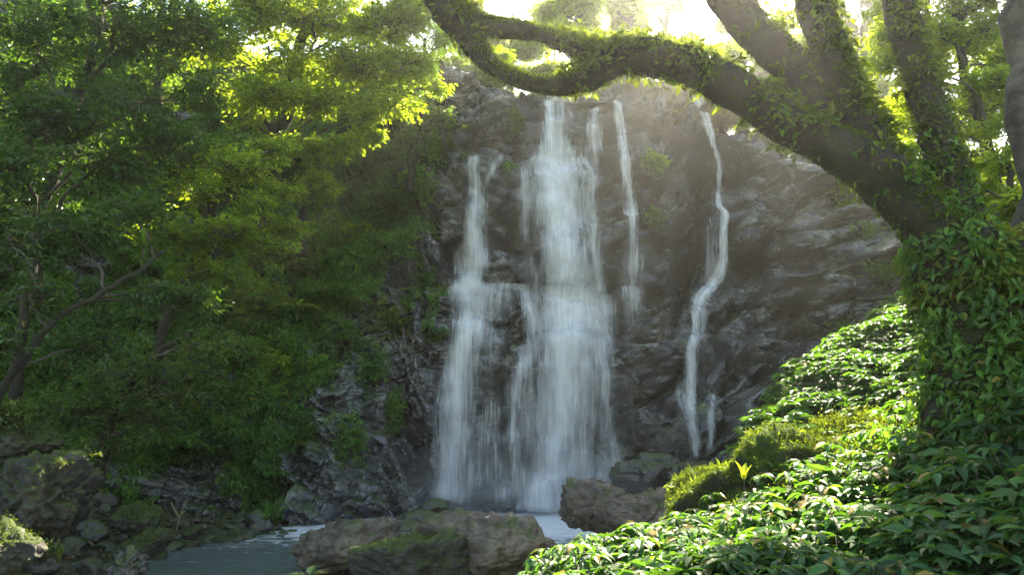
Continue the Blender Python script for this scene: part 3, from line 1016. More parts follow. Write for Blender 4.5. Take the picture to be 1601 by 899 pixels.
def spray_leaves(mb, tips, dirs, k, L, Wr, tone, r, length=0.4, droop=0.3, up=None, rich=False, flat=0.45):
    """k leaves set along each spray twig that ends at tips."""
    n = len(tips)
    dirs = norm(dirs)
    t = np.linspace(0.15, 1.0, k)[None] + r.uniform(-.05, .05, (n, k))
    base = tips[:, None] - dirs[:, None] * (length * (1 - t))[..., None]
    base = base + r.normal(size=base.shape) * 0.015
    side = np.cross(dirs, [0, 0, 1.0])
    side = norm(side + 1e-4)
    sg = np.where(np.arange(k) % 2 == 0, 1, -1)[None, :, None]
    out = 0.55 * dirs[:, None] + side[:, None] * sg * 0.8 + r.normal(size=base.shape) * 0.35
    out[:, -1] = dirs + r.normal(size=dirs.shape) * 0.2
    out[..., 2] -= 0.12
    nr = np.array([0, 0, 1.0]) + r.normal(size=base.shape) * flat
    if up is not None:
        nr = nr + up[:, None]
    Ls = L * r.uniform(0.65, 1.25, (n, k))
    tn = np.clip(np.repeat(tone[:, None], k, 1) + r.normal(size=(n, k)) * 0.1, 0, 1)
    leaves(mb, base.reshape(-1, 3), out.reshape(-1, 3), nr.reshape(-1, 3), Ls.ravel(), Ls.ravel() * Wr, tn.ravel(), droop, 0.2, rich)


def twigs(mb, a, b, r0, r):
    """Thin three-sided twigs from a to b."""
    n = len(a)
    d = norm(b - a)
    s = norm(np.cross(d, [0.1, 0.2, 1.0]) + 1e-4)
    u = np.cross(d, s)
    mid = (a + b) / 2 + r.normal(size=a.shape) * 0.05 * np.linalg.norm(b - a, axis=-1, keepdims=True)
    rings = []
    for c, q in ((a, 1.0), (mid, 0.8), (b, 0.35)):
        for th in (0, 2.094, 4.189):
            rings.append(c + (s * math.cos(th) + u * math.sin(th)) * r0 * q)
    v = np.stack(rings, 1)
    fc = np.array([[j * 3 + i, j * 3 + (i + 1) % 3, (j + 1) * 3 + (i + 1) % 3, (j + 1) * 3 + i] for j in (0, 1) for i in range(3)])
    mb.add(v, [(np.arange(n)[:, None, None] * 9 + fc[None]).reshape(-1, 4)])


def tree(name, label, trunk, pads, leaf, seed, L=0.09, Wr=0.4, k=9, dens=1.0, cat='tree', group=None, bark='bark', length=0.42, toneb=0.25, tonev=0.35, limb=0.035, droop=0.3, rich=False, cover=None):
    """trunk rows: px, py, Y, radius px. pads rows: px, py, Y, half width px, half height px, (tone)."""
    r = np.random.default_rng(seed)
    tr = np.array(trunk, float)
    tp = P(tr[:, 0], tr[:, 1], tr[:, 2])
    n = 26
    path = spline(tp, n)
    rad = np.interp(np.linspace(0, 1, n), np.linspace(0, 1, len(tr)), tr[:, 3] * tr[:, 2] / F)
    path[1:-1] += 0.25 * rad.max() * r.normal(size=(n - 2, 3))
    root = empty(name, path[0], label, cat, group)
    V, fc = tube(path, rad, 9, 0.12, seed, 3)
    MB().add(V, fc).build('trunk', M[bark], root, True)
    cr = MB()
    for i, pd in enumerate(pads):
        px, py, Y, rx, ry = pd[:5]
        tn = pd[5] if len(pd) > 5 else toneb
        c = P(px, py, Y)
        R = np.array([pxr(rx, Y), pxr(rx, Y) * 0.85, pxr(ry, Y)])
        # bough from the trunk
        dist = np.linalg.norm(path - c, axis=1) + np.maximum(0, path[:, 2] - c[2]) * 1.5
        j = int(np.argmin(dist))
        j = max(1, j - 2)
        a = path[j]
        m1 = a + (c - a) * 0.5 + np.array([0, 0, 0.12 * np.linalg.norm(c - a)]) + r.normal(size=3) * 0.12
        bp = spline([a, m1, c, c + (c - a) * 0.25 * min(1, R[0] / (np.linalg.norm(c - a) + .01))], 14)
        bp[1:] += r.normal(size=(13, 3)) * 0.03
        bm_ = MB()
        V, fc = tube(bp, np.linspace(limb, limb * 0.3, 14) * (0.7 + 0.5 * R[0]), 6, 0.1, seed + i)
        bm_.add(V, fc)
        ns = max(8, int(dens * 230 * (R[0] * R[2]) ** 0.85 + 14))
        u = rdir(ns, r) * (r.random((ns, 1)) ** 0.42)
        u[:, 2] = np.abs(u[:, 2]) * np.where(r.random(ns) < 0.68, 1, -1)
        # uneven outline: clumps and gaps
        q = c + u * R
        g = fbm(q * 1.5, 3, seed + 50)
        u = u * (1 + 0.35 * g)[:, None]
        keep = fbm(q * 1.9, 2, seed + 80) > -0.22
        u, q = u[keep], c + (u * R)[keep]
        dv = norm(u * [1, 1, 0.35] + 0.35 * norm(c - a) * [1, 1, 0.3] + r.normal(size=u.shape) * 0.3 + [0, 0, -0.1])
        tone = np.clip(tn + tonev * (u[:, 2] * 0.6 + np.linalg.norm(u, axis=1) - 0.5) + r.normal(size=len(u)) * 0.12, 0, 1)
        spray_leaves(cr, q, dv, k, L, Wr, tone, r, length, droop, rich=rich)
        st = c + (q - c) * 0.25 + r.normal(size=q.shape) * 0.05
        st[:, 2] -= 0.06
        sel = r.random(len(q)) < 0.75
        twigs(bm_, st[sel], q[sel], 0.006, r)
        bm_.build('branch', M['twig'], root, True)
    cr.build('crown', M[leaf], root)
    return root


def shrub(label, px, py, rx, ry, leaf, seed, L=0.1, Wr=0.45, dens=1.0, tone=0.3, off=0.35, Y=None, rich=False, cat='shrub', name='shrub', droop=0.4, k=7, group='shrubs growing on the cliff and its banks'):
    r = np.random.default_rng(seed)
    if Y is None:
        c = on_cliff(np.array(float(px)), np.array(float(py)))
        Yc = float(c[1])
    else:
        c, Yc = P(px, py, Y), Y
    R = np.array([pxr(rx, Yc), max(0.3, pxr(min(rx, ry), Yc) * 0.7), pxr(ry, Yc)])
    base = c + np.array([0, 0.15, -0.6 * R[2]])
    root = empty(name, base, label, cat, group)
    ctr = c + np.array([0, -off, 0])
    ns = max(10, int(dens * 190 * (R[0] * R[2]) ** 0.85 + 12))
    u = rdir(ns, r) * (r.random((ns, 1)) ** 0.4)
    q = ctr + u * R
    g = fbm(q * 2.0, 3, seed)
    q = ctr + u * R * (1 + 0.45 * g)[:, None]
    keep = fbm(q * 2.6, 2, seed + 4) > -0.45
    q, u = q[keep], u[keep]
    dv = norm(u * [1, 1, .4] + [0, -0.5, -0.15] + r.normal(size=u.shape) * 0.35)
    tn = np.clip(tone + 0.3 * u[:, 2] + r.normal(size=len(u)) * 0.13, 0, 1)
    cr = MB()
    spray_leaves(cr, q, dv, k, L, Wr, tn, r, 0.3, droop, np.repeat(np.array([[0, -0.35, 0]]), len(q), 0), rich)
    st = MB()
    hub = base + (q - base) * 0.35 + r.normal(size=q.shape) * 0.08
    twigs(st, hub, q, 0.006, r)
    sel = r.choice(len(hub), min(14, len(hub)), replace=False)
    twigs(st, np.repeat(base[None], len(sel), 0), hub[sel], 0.018, r)
    st.build('stem', M['twig'], root, True)
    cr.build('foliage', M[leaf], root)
    return root


LG = 'trees of the left bank'
tree('added_canopy_tree', 'tree added on the rim above the mossy loop, its crown past the top edge splitting sunlight into shafts', [(705, 190, 22.6, 9), (690, 90, 22.6, 8), (700, -20, 22.6, 7), (730, -120, 22.6, 4)],  # added tree: gaps between its out-of-view leaf pads break sunlight into shafts
     [(640, -200, 21.5, 70, 35, .5),
      (800, -35, 22, 44, 28, .7), (790, -95, 22, 46, 36, .6), (775, -160, 22, 46, 36, .6), (760, -230, 22, 50, 40, .6), (820, -280, 22, 70, 40, .6),
      (925, -30, 22.6, 40, 26, .8), (935, -90, 22.6, 44, 36, .7), (930, -160, 22.6, 44, 36, .7), (920, -230, 22.6, 50, 40, .6), (1000, -130, 22.6, 36, 40, .7)],
     'leaf_bright', 15, L=0.2, dens=3.5, group=LG)
tree('glossy_tree', 'tall dark glossy-leaved tree filling the top left corner', [(20, 640, 12, 9), (50, 420, 12, 8), (105, 210, 12.5, 7), (150, 60, 13, 8), (170, -90, 13, 5)],
     [(50, 60, 11.6, 120, 60, .3), (180, 50, 12, 120, 65, .35), (300, 45, 12.6, 95, 60, .5), (90, 180, 11.5, 115, 55, .2), (220, 160, 12, 110, 50, .35), (310, 140, 12.4, 70, 45, .6), (20, 270, 11, 95, 50, .15),
      (160, 260, 12, 95, 45, .2), (270, 225, 12.4, 85, 42, .4), (-60, 150, 11.5, 90, 70, .2), (100, -60, 12, 150, 60, .3), (280, -60, 12.6, 130, 55, .4)], 'leaf_dark', 1, L=0.13, group=LG, dens=1.3)
tree('sunlit_tree', 'yellow-green sunlit tree leaning out beside the arching mossy limb', [(400, 420, 17.0, 14), (430, 240, 16.8, 12), (470, 90, 16.5, 10), (500, -70, 16, 6)],
     [(390, 20, 15.8, 95, 55, .7), (490, 30, 15.8, 95, 50, .8), (585, 45, 15.6, 85, 45, .9), (640, 25, 15.6, 60, 42, .9), (550, 105, 15.3, 95, 38, .9), (640, 100, 15.3, 60, 30, 1.), (690, 138, 15.3, 28, 15, 1.),
      (450, 105, 15.4, 80, 36, .8), (610, 165, 15.3, 55, 24, .8), (400, 150, 15, 75, 30, .7), (500, 160, 15.3, 70, 25, .7), (330, 70, 15.4, 70, 45, .7), (480, -60, 15.6, 160, 50, .8)], 'leaf_bright', 2, L=0.15, group=LG, dens=1.9)
tree('sunlit_tree', 'slender tree with bright tips hanging over the fern-hung wall', [(470, 400, 16.8, 8), (480, 300, 16.4, 7), (520, 220, 15.8, 5), (560, 190, 15.4, 3)],
     [(565, 188, 15.2, 38, 24, 1.), (540, 225, 15.3, 40, 18, .8), (480, 235, 15.4, 60, 30, .6), (500, 290, 15.6, 50, 25, .45), (590, 215, 15.5, 25, 15, .6)], 'leaf_bright', 3, L=0.14, group=LG, dens=1.9, limb=.025)
tree('spreading_tree', 'spreading tree with lit shelves of leaves halfway up the left bank', [(230, 640, 13.6, 7), (260, 500, 13.6, 7), (310, 400, 13.5, 8), (340, 280, 13.3, 5)],
     [(370, 265, 13, 80, 32, .8), (430, 235, 13.4, 55, 22, .8), (400, 320, 13, 55, 24, 1.), (310, 300, 12.8, 80, 32, .6), (360, 365, 13, 75, 28, .75), (440, 300, 13.6, 45, 22, .7), (270, 370, 12.6, 80, 34, .4), (420, 400, 13.8, 55, 26, .5), (330, 430, 13, 80, 32, .35), (450, 360, 14, 40, 22, .6)],
     'leaf_bright', 4, L=0.13, group=LG, dens=1.6)
tree('low_tree', 'low dim tree with bare crooked boughs reaching from the left edge', [(-60, 720, 9.4, 9), (10, 600, 9.6, 7), (90, 500, 10, 5), (190, 440, 10.6, 4), (260, 390, 11.2, 2)],
     [(20, 380, 9.8, 90, 45, .15), (120, 360, 10.4, 90, 42, .2), (210, 330, 11, 75, 36, .3), (40, 460, 9.6, 80, 40, .15), (230, 460, 11, 75, 32, .25), (-10, 540, 9.2, 70, 45, .2), (150, 540, 10.4, 70, 34, .1), (300, 470, 11.6, 70, 30, .3)],
     'leaf_dark', 5, L=0.11, group=LG, dens=1.3, limb=.022)
tree('low_tree', 'shadowed bushy tree hanging over the stony left shore', [(150, 760, 13, 8), (180, 640, 13.2, 7), (240, 560, 13.3, 6), (300, 520, 13.5, 5)],
     [(130, 640, 12.6, 80, 45, .1), (220, 580, 12.8, 85, 40, .2), (310, 560, 13.2, 75, 40, .35), (390, 560, 13.8, 60, 36, .4), (250, 650, 13.2, 80, 40, .15), (340, 630, 13.6, 70, 40, .2), (390, 610, 14, 50, 28, .4), (160, 700, 13, 60, 35, .1)],
     'leaf_mid', 6, L=0.11, group=LG, dens=1.5)
tree('sapling', 'leafy sapling crowning the rim between the sunlit tree and the falls', [(640, 300, 19.6, 7), (650, 220, 19.4, 6), (660, 150, 19.4, 5), (665, 60, 19.6, 3)],
     [(650, 120, 19, 45, 28, .3), (690, 190, 19.2, 38, 24, .25), (650, 220, 19, 60, 32, .3), (620, 160, 18.8, 50, 30, .35), (690, 60, 19.8, 60, 40, .5)], 'leaf_mid', 7, L=0.11, group=LG, dens=1.5)

SH = [
    ('broad-leaved shrub crowding the wall just under the slender tree', 600, 255, 75, 34, 'leaf_creeper', .3, .14), ('dark shrub spilling over the rim left of the second fall', 690, 240, 34, 22, 'leaf_mid', .35, .13),
    ('dense shrub in the shade below the sunlit tree', 520, 320, 70, 45, 'leaf_dark', .3, .12), ('shrub draped down the middle of the fern-hung wall', 620, 310, 55, 30, 'leaf_creeper', .3, .12),
    ('bright broad-leaved shrub alone against bare rock beside the second fall', 632, 383, 36, 26, 'leaf_creeper', .8, .17), ('fresh green shrub mound on the wall below the draped shrub', 565, 430, 50, 42, 'leaf_creeper', .6, .14),
    ('feathery shrub in the middle of the left wall', 470, 420, 65, 40, 'leaf_fern', .35, .12), ('shrub hanging left of the fresh green mound', 480, 500, 60, 40, 'leaf_creeper', .4, .12),
    ('small creeping shrub beside bare wet rock at mid height', 640, 470, 28, 26, 'leaf_creeper', .5, .12), ('yellowish shrub with pale leaf clusters above the wet black rock', 435, 590, 38, 55, 'leaf_bright', .7, .14),
    ('ragged shrub between the yellowish shrub and the wet rock', 540, 530, 60, 40, 'leaf_creeper', .4, .11), ('shrub trailing down the wet black rock', 590, 580, 36, 45, 'leaf_creeper', .35, .10),
    ('trailing green creeper clump low on the wet black rock', 555, 690, 34, 42, 'leaf_creeper', .5, .10), ('small creeper clump at the edge of the wet rock by the second fall', 470, 665, 36, 28, 'leaf_creeper', .5, .11),
    ('dim shrub at the back of the left hollow', 340, 700, 60, 30, 'leaf_dark', .2, .11), ('dim fern-like shrub hanging in the left hollow', 270, 620, 60, 40, 'leaf_dark', .2, .12),
    ('bright clump of leaves clinging between the narrow ribbon and the zigzag stream', 1020, 258, 30, 20, 'leaf_bright', .6, .15), ('small bright plant on the ledge right of the second fall', 792, 268, 18, 9, 'leaf_creeper', .7, .12),
    ('thin green tuft hanging under the lip left of the widest fall', 805, 195, 22, 36, 'leaf_mid', .3, .11), ('sparse plant on the rock face below the bright clump', 1022, 345, 26, 22, 'leaf_mid', .4, .10),
    ('leafy shrub on the dry ledge under the arching limb', 1320, 300, 34, 40, 'leaf_bright', .5, .13), ('low green shrub on the tan rock beside the big trunk', 1350, 370, 36, 26, 'leaf_creeper', .5, .12),
    ('shrub patch on the tan rock above the sunny slope', 1370, 430, 36, 26, 'leaf_creeper', .4, .11), ('small dark shrub where the bare rock meets the sunny slope', 1308, 512, 26, 16, 'leaf_creeper', .4, .11),
    ('shrub at the top of the tan rock behind the mossy limb', 1290, 240, 40, 22, 'leaf_mid', .4, .12),
]
for i, (lab, px, py, rx, ry, lf, tn, L) in enumerate(SH):
    shrub(lab, px, py, rx, ry, lf, 300 + i, L=L, tone=tn, dens=1.6)

for lab, px, py, Y, rx, ry, sd in ROCK_TUFTS:
    shrub(lab, px, py, rx, ry, 'leaf_fern', 340 + sd, L=.09, tone=.3, Y=Y, dens=2.0, off=.1)
for i, (lab, px, py, rx, ry, lf, tn, L) in enumerate((
        ('vivid creeper curtain hanging between the draped shrub and the bare rock', 655, 300, 34, 44, 'leaf_creeper', .7, .13), ('broad leafy curtain under the yellow tips of the slender tree', 545, 370, 50, 40, 'leaf_bright', .5, .13),
        ('leafy hanging curtain left of the feathery shrub', 400, 470, 55, 45, 'leaf_bright', .45, .12), ('light green fern bank below the fresh green mound', 610, 500, 44, 36, 'leaf_fern', .7, .13),
        ('bright trailing plant just above the wet black rock', 505, 590, 36, 36, 'leaf_creeper', .7, .12), ('thin creeper beside the second fall at mid height', 665, 430, 22, 34, 'leaf_creeper', .6, .10),
        ('mossy creeper streak on the wet black rock', 620, 640, 22, 44, 'leaf_creeper', .6, .09))):
    shrub(lab, px, py, rx, ry, lf, 360 + i, L=L, tone=tn, dens=1.7)

# creeping undergrowth over the left wall
r = np.random.default_rng(77)
N = 80000
sx = r.uniform(-16, -1.4, N)
sz = r.uniform(0.2, 16.5, N)
top = pchip(sx, XC, ZT)
sz = np.minimum(sz, top)
pr = fbm(np.stack([sx, sz, 0 * sx], -1) * 0.8, 4, 91)
wetz = np.exp(-((sx + 4.2) / 1.7) ** 2) * (1 - sst(3.2, 5.6, sz))
hollow = (1 - sst(1.0, 2.8, sz)) * (1 - sst(-6.5, -5.5, sx))
mask = 0.75 * pr - 0.45 + 1.05 * (1 - sst(-4.6, -2.3, sx - 0.12 * (sz - 9))) - 1.05 * wetz - 0.55 * hollow
ok = mask > r.uniform(-.1, .35, N)
sx, sz, pr = sx[ok], sz[ok], pr[ok]
sy = lut(TY, sx, sz)
e = 0.2
gxn = (lut(ENV, sx + e, sz) - lut(ENV, sx - e, sz)) / (2 * e)
gzn = (lut(ENV, sx, sz + e) - lut(ENV, sx, sz - e)) / (2 * e)
nr = norm(np.stack([gxn, -np.ones_like(sx), gzn], -1) * [1, 1, -1])
um = MB()
thick = 0.12 + 0.5 * np.clip(fbm(np.stack([sx, sz, 0 * sx], -1) * 1.1, 3, 95) + .15, 0, 1)
q = np.stack([sx, sy, sz], -1) + nr * (r.random(len(sx)) ** .6 * thick + .03)[:, None]
spray_leaves(um, q, norm(nr + r.normal(size=nr.shape) * 0.5 + [0, 0, -0.3]), 6, 0.14, 0.5, np.clip(.5 + .4 * fbm(q * .7, 3, 96) + r.normal(0, .15, len(sx)), 0, 1), r, 0.28, 0.5, nr * 0.6)
tag(um.build('undergrowth', M['leaf_creeper']), 'small leafy creepers covering the shaded left wall', 'undergrowth', kind='stuff')

# undergrowth on the hillside behind the rim
N = 26000
hx_ = np.where(r.random(N) < .5, r.uniform(-24, 24, N), r.uniform(-6, 14, N))
hd_ = r.uniform(0.2, 1, N) ** 1.6 * 32
hz_ = hill_z(hx_, hd_)
q = np.stack([hx_, brow_y(hx_) + hd_, hz_ + r.uniform(0, 1, N) ** 1.3 * (.6 + 1.3 * np.clip(fbm(np.stack([hx_, hd_, 0 * hx_], -1) * .3, 3, 97) + .4, 0, 1))], -1)
q = q[~((np.abs(hx_ - 2.6) < 4.2) & (hd_ < 1.5))]
hm_ = MB()
spray_leaves(hm_, q, rdir(len(q), r) * [1, 1, .4] + [0, -.3, .1], 6, 0.19, 0.45, np.clip(r.normal(.5, .25, len(q)), 0, 1), r, 0.5, 0.35)
tag(hm_.build('undergrowth', M['leaf_bright']), 'low leafy scrub covering the hillside above the falls', 'undergrowth', kind='stuff')

# trees above the cliff and on the far side of the valley
FG = 'trees behind the top of the falls'
FT = [
    ('hazy tree behind the loop in the mossy limb', 800, 60, 30, 60, 45, 'leaf_bright', .6), ('sunny tree just behind the lip left of the widest fall', 740, 100, 25, 50, 30, 'leaf_bright', .7),
    ('glowing thin-leaved tree above the middle of the arch', 900, 35, 23.8, 52, 40, 'leaf_bright', .9), ('glowing tree next to the bright sky gap', 985, 20, 23.8, 34, 36, 'leaf_bright', .9),
    ('short bright tree below the bright sky gap', 1050, 85, 25, 42, 26, 'leaf_bright', 1.), ('small pale tree to the right of the sky gap', 1125, 100, 24.2, 40, 22, 'leaf_bright', .7),
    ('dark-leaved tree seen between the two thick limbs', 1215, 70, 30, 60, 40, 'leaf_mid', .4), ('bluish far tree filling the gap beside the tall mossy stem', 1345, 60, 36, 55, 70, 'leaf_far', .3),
    ('far green tree behind the forking limbs', 1290, 130, 34, 55, 55, 'leaf_far', .5),
    ('leafy tree between the sky gap and the thick upper limb', 1165, 60, 31, 42, 34, 'leaf_bright', .7), ('green tree low behind the bend of the mossy limb', 1255, 175, 27, 50, 36, 'leaf_bright', .6),
    ('pale green tree in the narrow gap of the forking limbs', 1375, 190, 27, 50, 60, 'leaf_bright', .6), ('tree high behind the sky gap, touching the top edge', 1040, -10, 33, 40, 20, 'leaf_bright', .9),
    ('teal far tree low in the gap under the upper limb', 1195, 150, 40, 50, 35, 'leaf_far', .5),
]
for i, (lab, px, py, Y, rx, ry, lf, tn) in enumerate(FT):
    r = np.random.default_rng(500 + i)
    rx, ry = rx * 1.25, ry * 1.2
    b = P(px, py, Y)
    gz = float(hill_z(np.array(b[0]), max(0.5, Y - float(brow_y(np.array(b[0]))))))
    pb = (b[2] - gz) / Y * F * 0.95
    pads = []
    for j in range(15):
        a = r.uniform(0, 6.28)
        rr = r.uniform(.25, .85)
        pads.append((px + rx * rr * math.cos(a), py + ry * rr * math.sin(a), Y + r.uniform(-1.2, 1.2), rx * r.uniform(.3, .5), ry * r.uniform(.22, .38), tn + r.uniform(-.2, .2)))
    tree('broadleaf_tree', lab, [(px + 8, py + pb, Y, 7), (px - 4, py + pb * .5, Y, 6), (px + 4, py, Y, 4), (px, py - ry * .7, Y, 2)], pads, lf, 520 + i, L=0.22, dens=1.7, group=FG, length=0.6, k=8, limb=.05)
for i, (lab, px, py, Y, rx, ry, tn) in enumerate((('sunny low bush peeking over the lip behind the widest fall', 955, 118, 24.4, 60, 30, .9), ('bright bush behind the round-topped pale boulder', 1070, 146, 24.4, 66, 44, .9),
                                                  ('bush at the lip under the loop in the mossy limb', 845, 112, 24.6, 55, 28, .7), ('bush on the lip behind the flat brown slab', 1150, 165, 24.0, 66, 44, .8), ('bush on the rim below the left end of the mossy loop', 745, 118, 24, 55, 34, .4),
                                                  ('bush on the rim right of the zigzag stream', 1235, 205, 23.4, 60, 36, .7), ('bush on the rim nearest the dry ledge', 1310, 245, 22.5, 55, 34, .6), ('dark bush on the rim above the second fall', 680, 140, 23, 45, 34, .3))):
    shrub(lab, px, py + 4, rx * 1.1, ry, 'leaf_bright', 600 + i, L=0.2, tone=tn, Y=Y, dens=3.2, off=0)

HG = 'trees on the slope above the left wall'
for i, (lab, px, py, Y, rx, ry, lf, tn) in enumerate((
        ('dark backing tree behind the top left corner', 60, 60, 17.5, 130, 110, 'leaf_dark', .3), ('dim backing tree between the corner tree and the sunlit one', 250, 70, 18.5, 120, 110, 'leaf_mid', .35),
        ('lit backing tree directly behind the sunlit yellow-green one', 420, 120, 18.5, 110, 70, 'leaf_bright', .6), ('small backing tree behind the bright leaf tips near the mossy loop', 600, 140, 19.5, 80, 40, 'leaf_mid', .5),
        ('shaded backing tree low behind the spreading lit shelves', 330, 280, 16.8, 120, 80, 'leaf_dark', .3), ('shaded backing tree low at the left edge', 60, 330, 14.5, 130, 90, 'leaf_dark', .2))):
    r = np.random.default_rng(560 + i)
    pads = []
    for j in range(13):
        a = r.uniform(0, 6.28)
        rr = r.uniform(.2, .9)
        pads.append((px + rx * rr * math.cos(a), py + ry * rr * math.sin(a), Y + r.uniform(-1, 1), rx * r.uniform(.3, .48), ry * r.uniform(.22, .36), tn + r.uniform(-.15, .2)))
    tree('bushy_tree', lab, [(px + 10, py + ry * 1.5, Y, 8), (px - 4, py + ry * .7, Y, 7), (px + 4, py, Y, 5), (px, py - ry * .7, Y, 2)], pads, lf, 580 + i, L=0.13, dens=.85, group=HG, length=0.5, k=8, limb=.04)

RG = 'trees of the right bank'
tree('added_shade_tree', 'slim dark trunk behind the steepest mossy limb, added to carry an unseen shading crown', [(1500, 330, 16.5, 9), (1470, 190, 17, 8), (1430, 60, 18, 7), (1390, -40, 18.8, 6), (1330, -130, 19.4, 4)],  # tree put in so that its unseen crown shades the near bank
     [(1130, -85, 19, 70, 45, .4), (1220, -75, 19, 75, 50, .4), (1310, -80, 19, 75, 50, .4), (1400, -70, 19, 70, 50, .4), (1480, -60, 18.6, 70, 50, .4), (1270, -140, 19.4, 90, 50, .4), (1390, -140, 19.2, 90, 50, .4), (1550, -110, 18, 90, 60, .4)], 'leaf_mid', 12, L=0.2, group=RG, dens=2.6)
tree('layered_tree', 'bright yellow-green tree with layered boughs filling the top right', [(1575, 420, 12.5, 12), (1560, 300, 12.8, 10), (1520, 150, 13, 8), (1490, 20, 13, 6), (1480, -80, 13, 4)],
     [(1395, 95, 12.6, 55, 20, .9), (1470, 55, 12.8, 70, 24, 1.), (1550, 45, 12.8, 75, 26, 1.), (1430, 165, 12.6, 65, 22, .9), (1540, 130, 12.6, 75, 26, 1.), (1410, 235, 12.6, 50, 20, .8), (1590, 195, 12.2, 60, 26, .9),
      (1500, 10, 13, 80, 26, 1.), (1400, 10, 13, 60, 24, .8), (1500, 215, 12.6, 60, 20, .8), (1590, -20, 12.6, 80, 30, .9), (1460, 110, 12.4, 50, 16, 1.)], 'leaf_bright', 8, L=0.12, group=RG, dens=2.3)
tree('understorey_tree', 'deeper green tree standing behind the layered one', [(1480, 430, 16, 10), (1470, 280, 16, 9), (1450, 130, 16, 6), (1450, -20, 16, 4)],
     [(1400, 290, 15.5, 60, 35, .3), (1480, 320, 15.5, 70, 40, .3), (1560, 300, 15.5, 70, 45, .3), (1420, 180, 16, 60, 40, .3), (1540, 180, 16, 80, 45, .3), (1500, 70, 16, 90, 45, .4), (1590, 100, 16, 70, 50, .4), (1400, 60, 16.5, 50, 45, .3)], 'leaf_bright', 9, L=0.15, group=RG, dens=2.0)
tree('young_tree', 'near young tree with big fresh leaves at the right edge', [(1640, 640, 7.4, 12), (1620, 480, 7.4, 9), (1590, 340, 7.6, 6), (1570, 230, 7.8, 4)],
     [(1575, 250, 7.8, 45, 30, .8), (1595, 320, 7.4, 55, 32, .7), (1540, 300, 8, 36, 24, .8), (1545, 370, 7.6, 45, 26, .6), (1600, 400, 7.2, 60, 32, .5), (1535, 250, 8.2, 28, 20, .9)], 'leaf_bright', 10, L=0.12, group=RG, dens=1.9, limb=.02, length=.3)
tree('pale_barked_tree', 'mottled pale trunk cutting the top right corner', [(1650, 560, 6.6, 26), (1618, 300, 6.6, 24), (1598, 130, 6.6, 22), (1585, 0, 6.6, 21), (1565, -160, 6.8, 18), (1540, -330, 7, 12)],
     [(1500, -260, 7, 110, 50, .5), (1620, -300, 6.6, 130, 60, .5), (1560, -390, 7, 150, 60, .5)], 'leaf_mid', 11, L=0.1, group=RG, bark='pale_bark', limb=.03)

# ------------------------------------------------------------------ the big leaning mossy tree
broot = P(1560, 690, 5.9)
BT = empty('leaning_tree', broot, 'massive moss-covered tree whose limbs arch over the falls from the right', 'tree')
LIMBS = [
    ('trunk', [(1570, 720, 5.9, 105), (1556, 620, 5.9, 95), (1540, 520, 5.95, 88), (1520, 440, 6.0, 84), (1480, 385, 6.0, 66)], 20),
    ('limb', [(1535, 450, 6.0, 62), (1470, 375, 6.0, 56), (1410, 310, 6.0, 50), (1350, 258, 6.05, 46), (1250, 200, 6.2, 43), (1150, 143, 6.35, 41), (1080, 108, 6.5, 39), (1000, 88, 6.6, 36), (940, 88, 6.7, 30), (880, 66, 6.8, 20), (820, 47, 6.9, 17), (765, 42, 7.0, 23), (715, 22, 7.0, 35), (660, -45, 7.0, 38), (600, -130, 7.0, 30)], 18),
    ('limb', [(965, 98, 6.68, 28), (915, 122, 6.7, 23), (860, 134, 6.7, 18), (805, 122, 6.75, 16), (765, 98, 6.85, 20), (735, 62, 6.95, 28), (700, 10, 7.0, 36)], 14),
    ('limb', [(1490, 385, 6.05, 52), (1430, 310, 6.15, 48), (1370, 240, 6.3, 44), (1310, 180, 6.45, 42), (1245, 115, 6.6, 40), (1180, 45, 6.75, 37), (1110, -35, 6.9, 34), (1030, -130, 7.1, 28)], 16),
    ('limb', [(1400, 280, 6.2, 40), (1345, 200, 6.25, 38), (1310, 120, 6.3, 36), (1282, 40, 6.35, 34), (1262, -50, 6.4, 30), (1240, -160, 6.5, 22)], 14),
    ('limb', [(1525, 430, 6.0, 52), (1505, 340, 6.1, 42), (1478, 250, 6.25, 37), (1450, 160, 6.4, 34), (1425, 80, 6.5, 31), (1400, -10, 6.6, 29), (1370, -140, 6.8, 22)], 14),
]
moss_b, fern_b = MB(), MB()
r = np.random.default_rng(321)
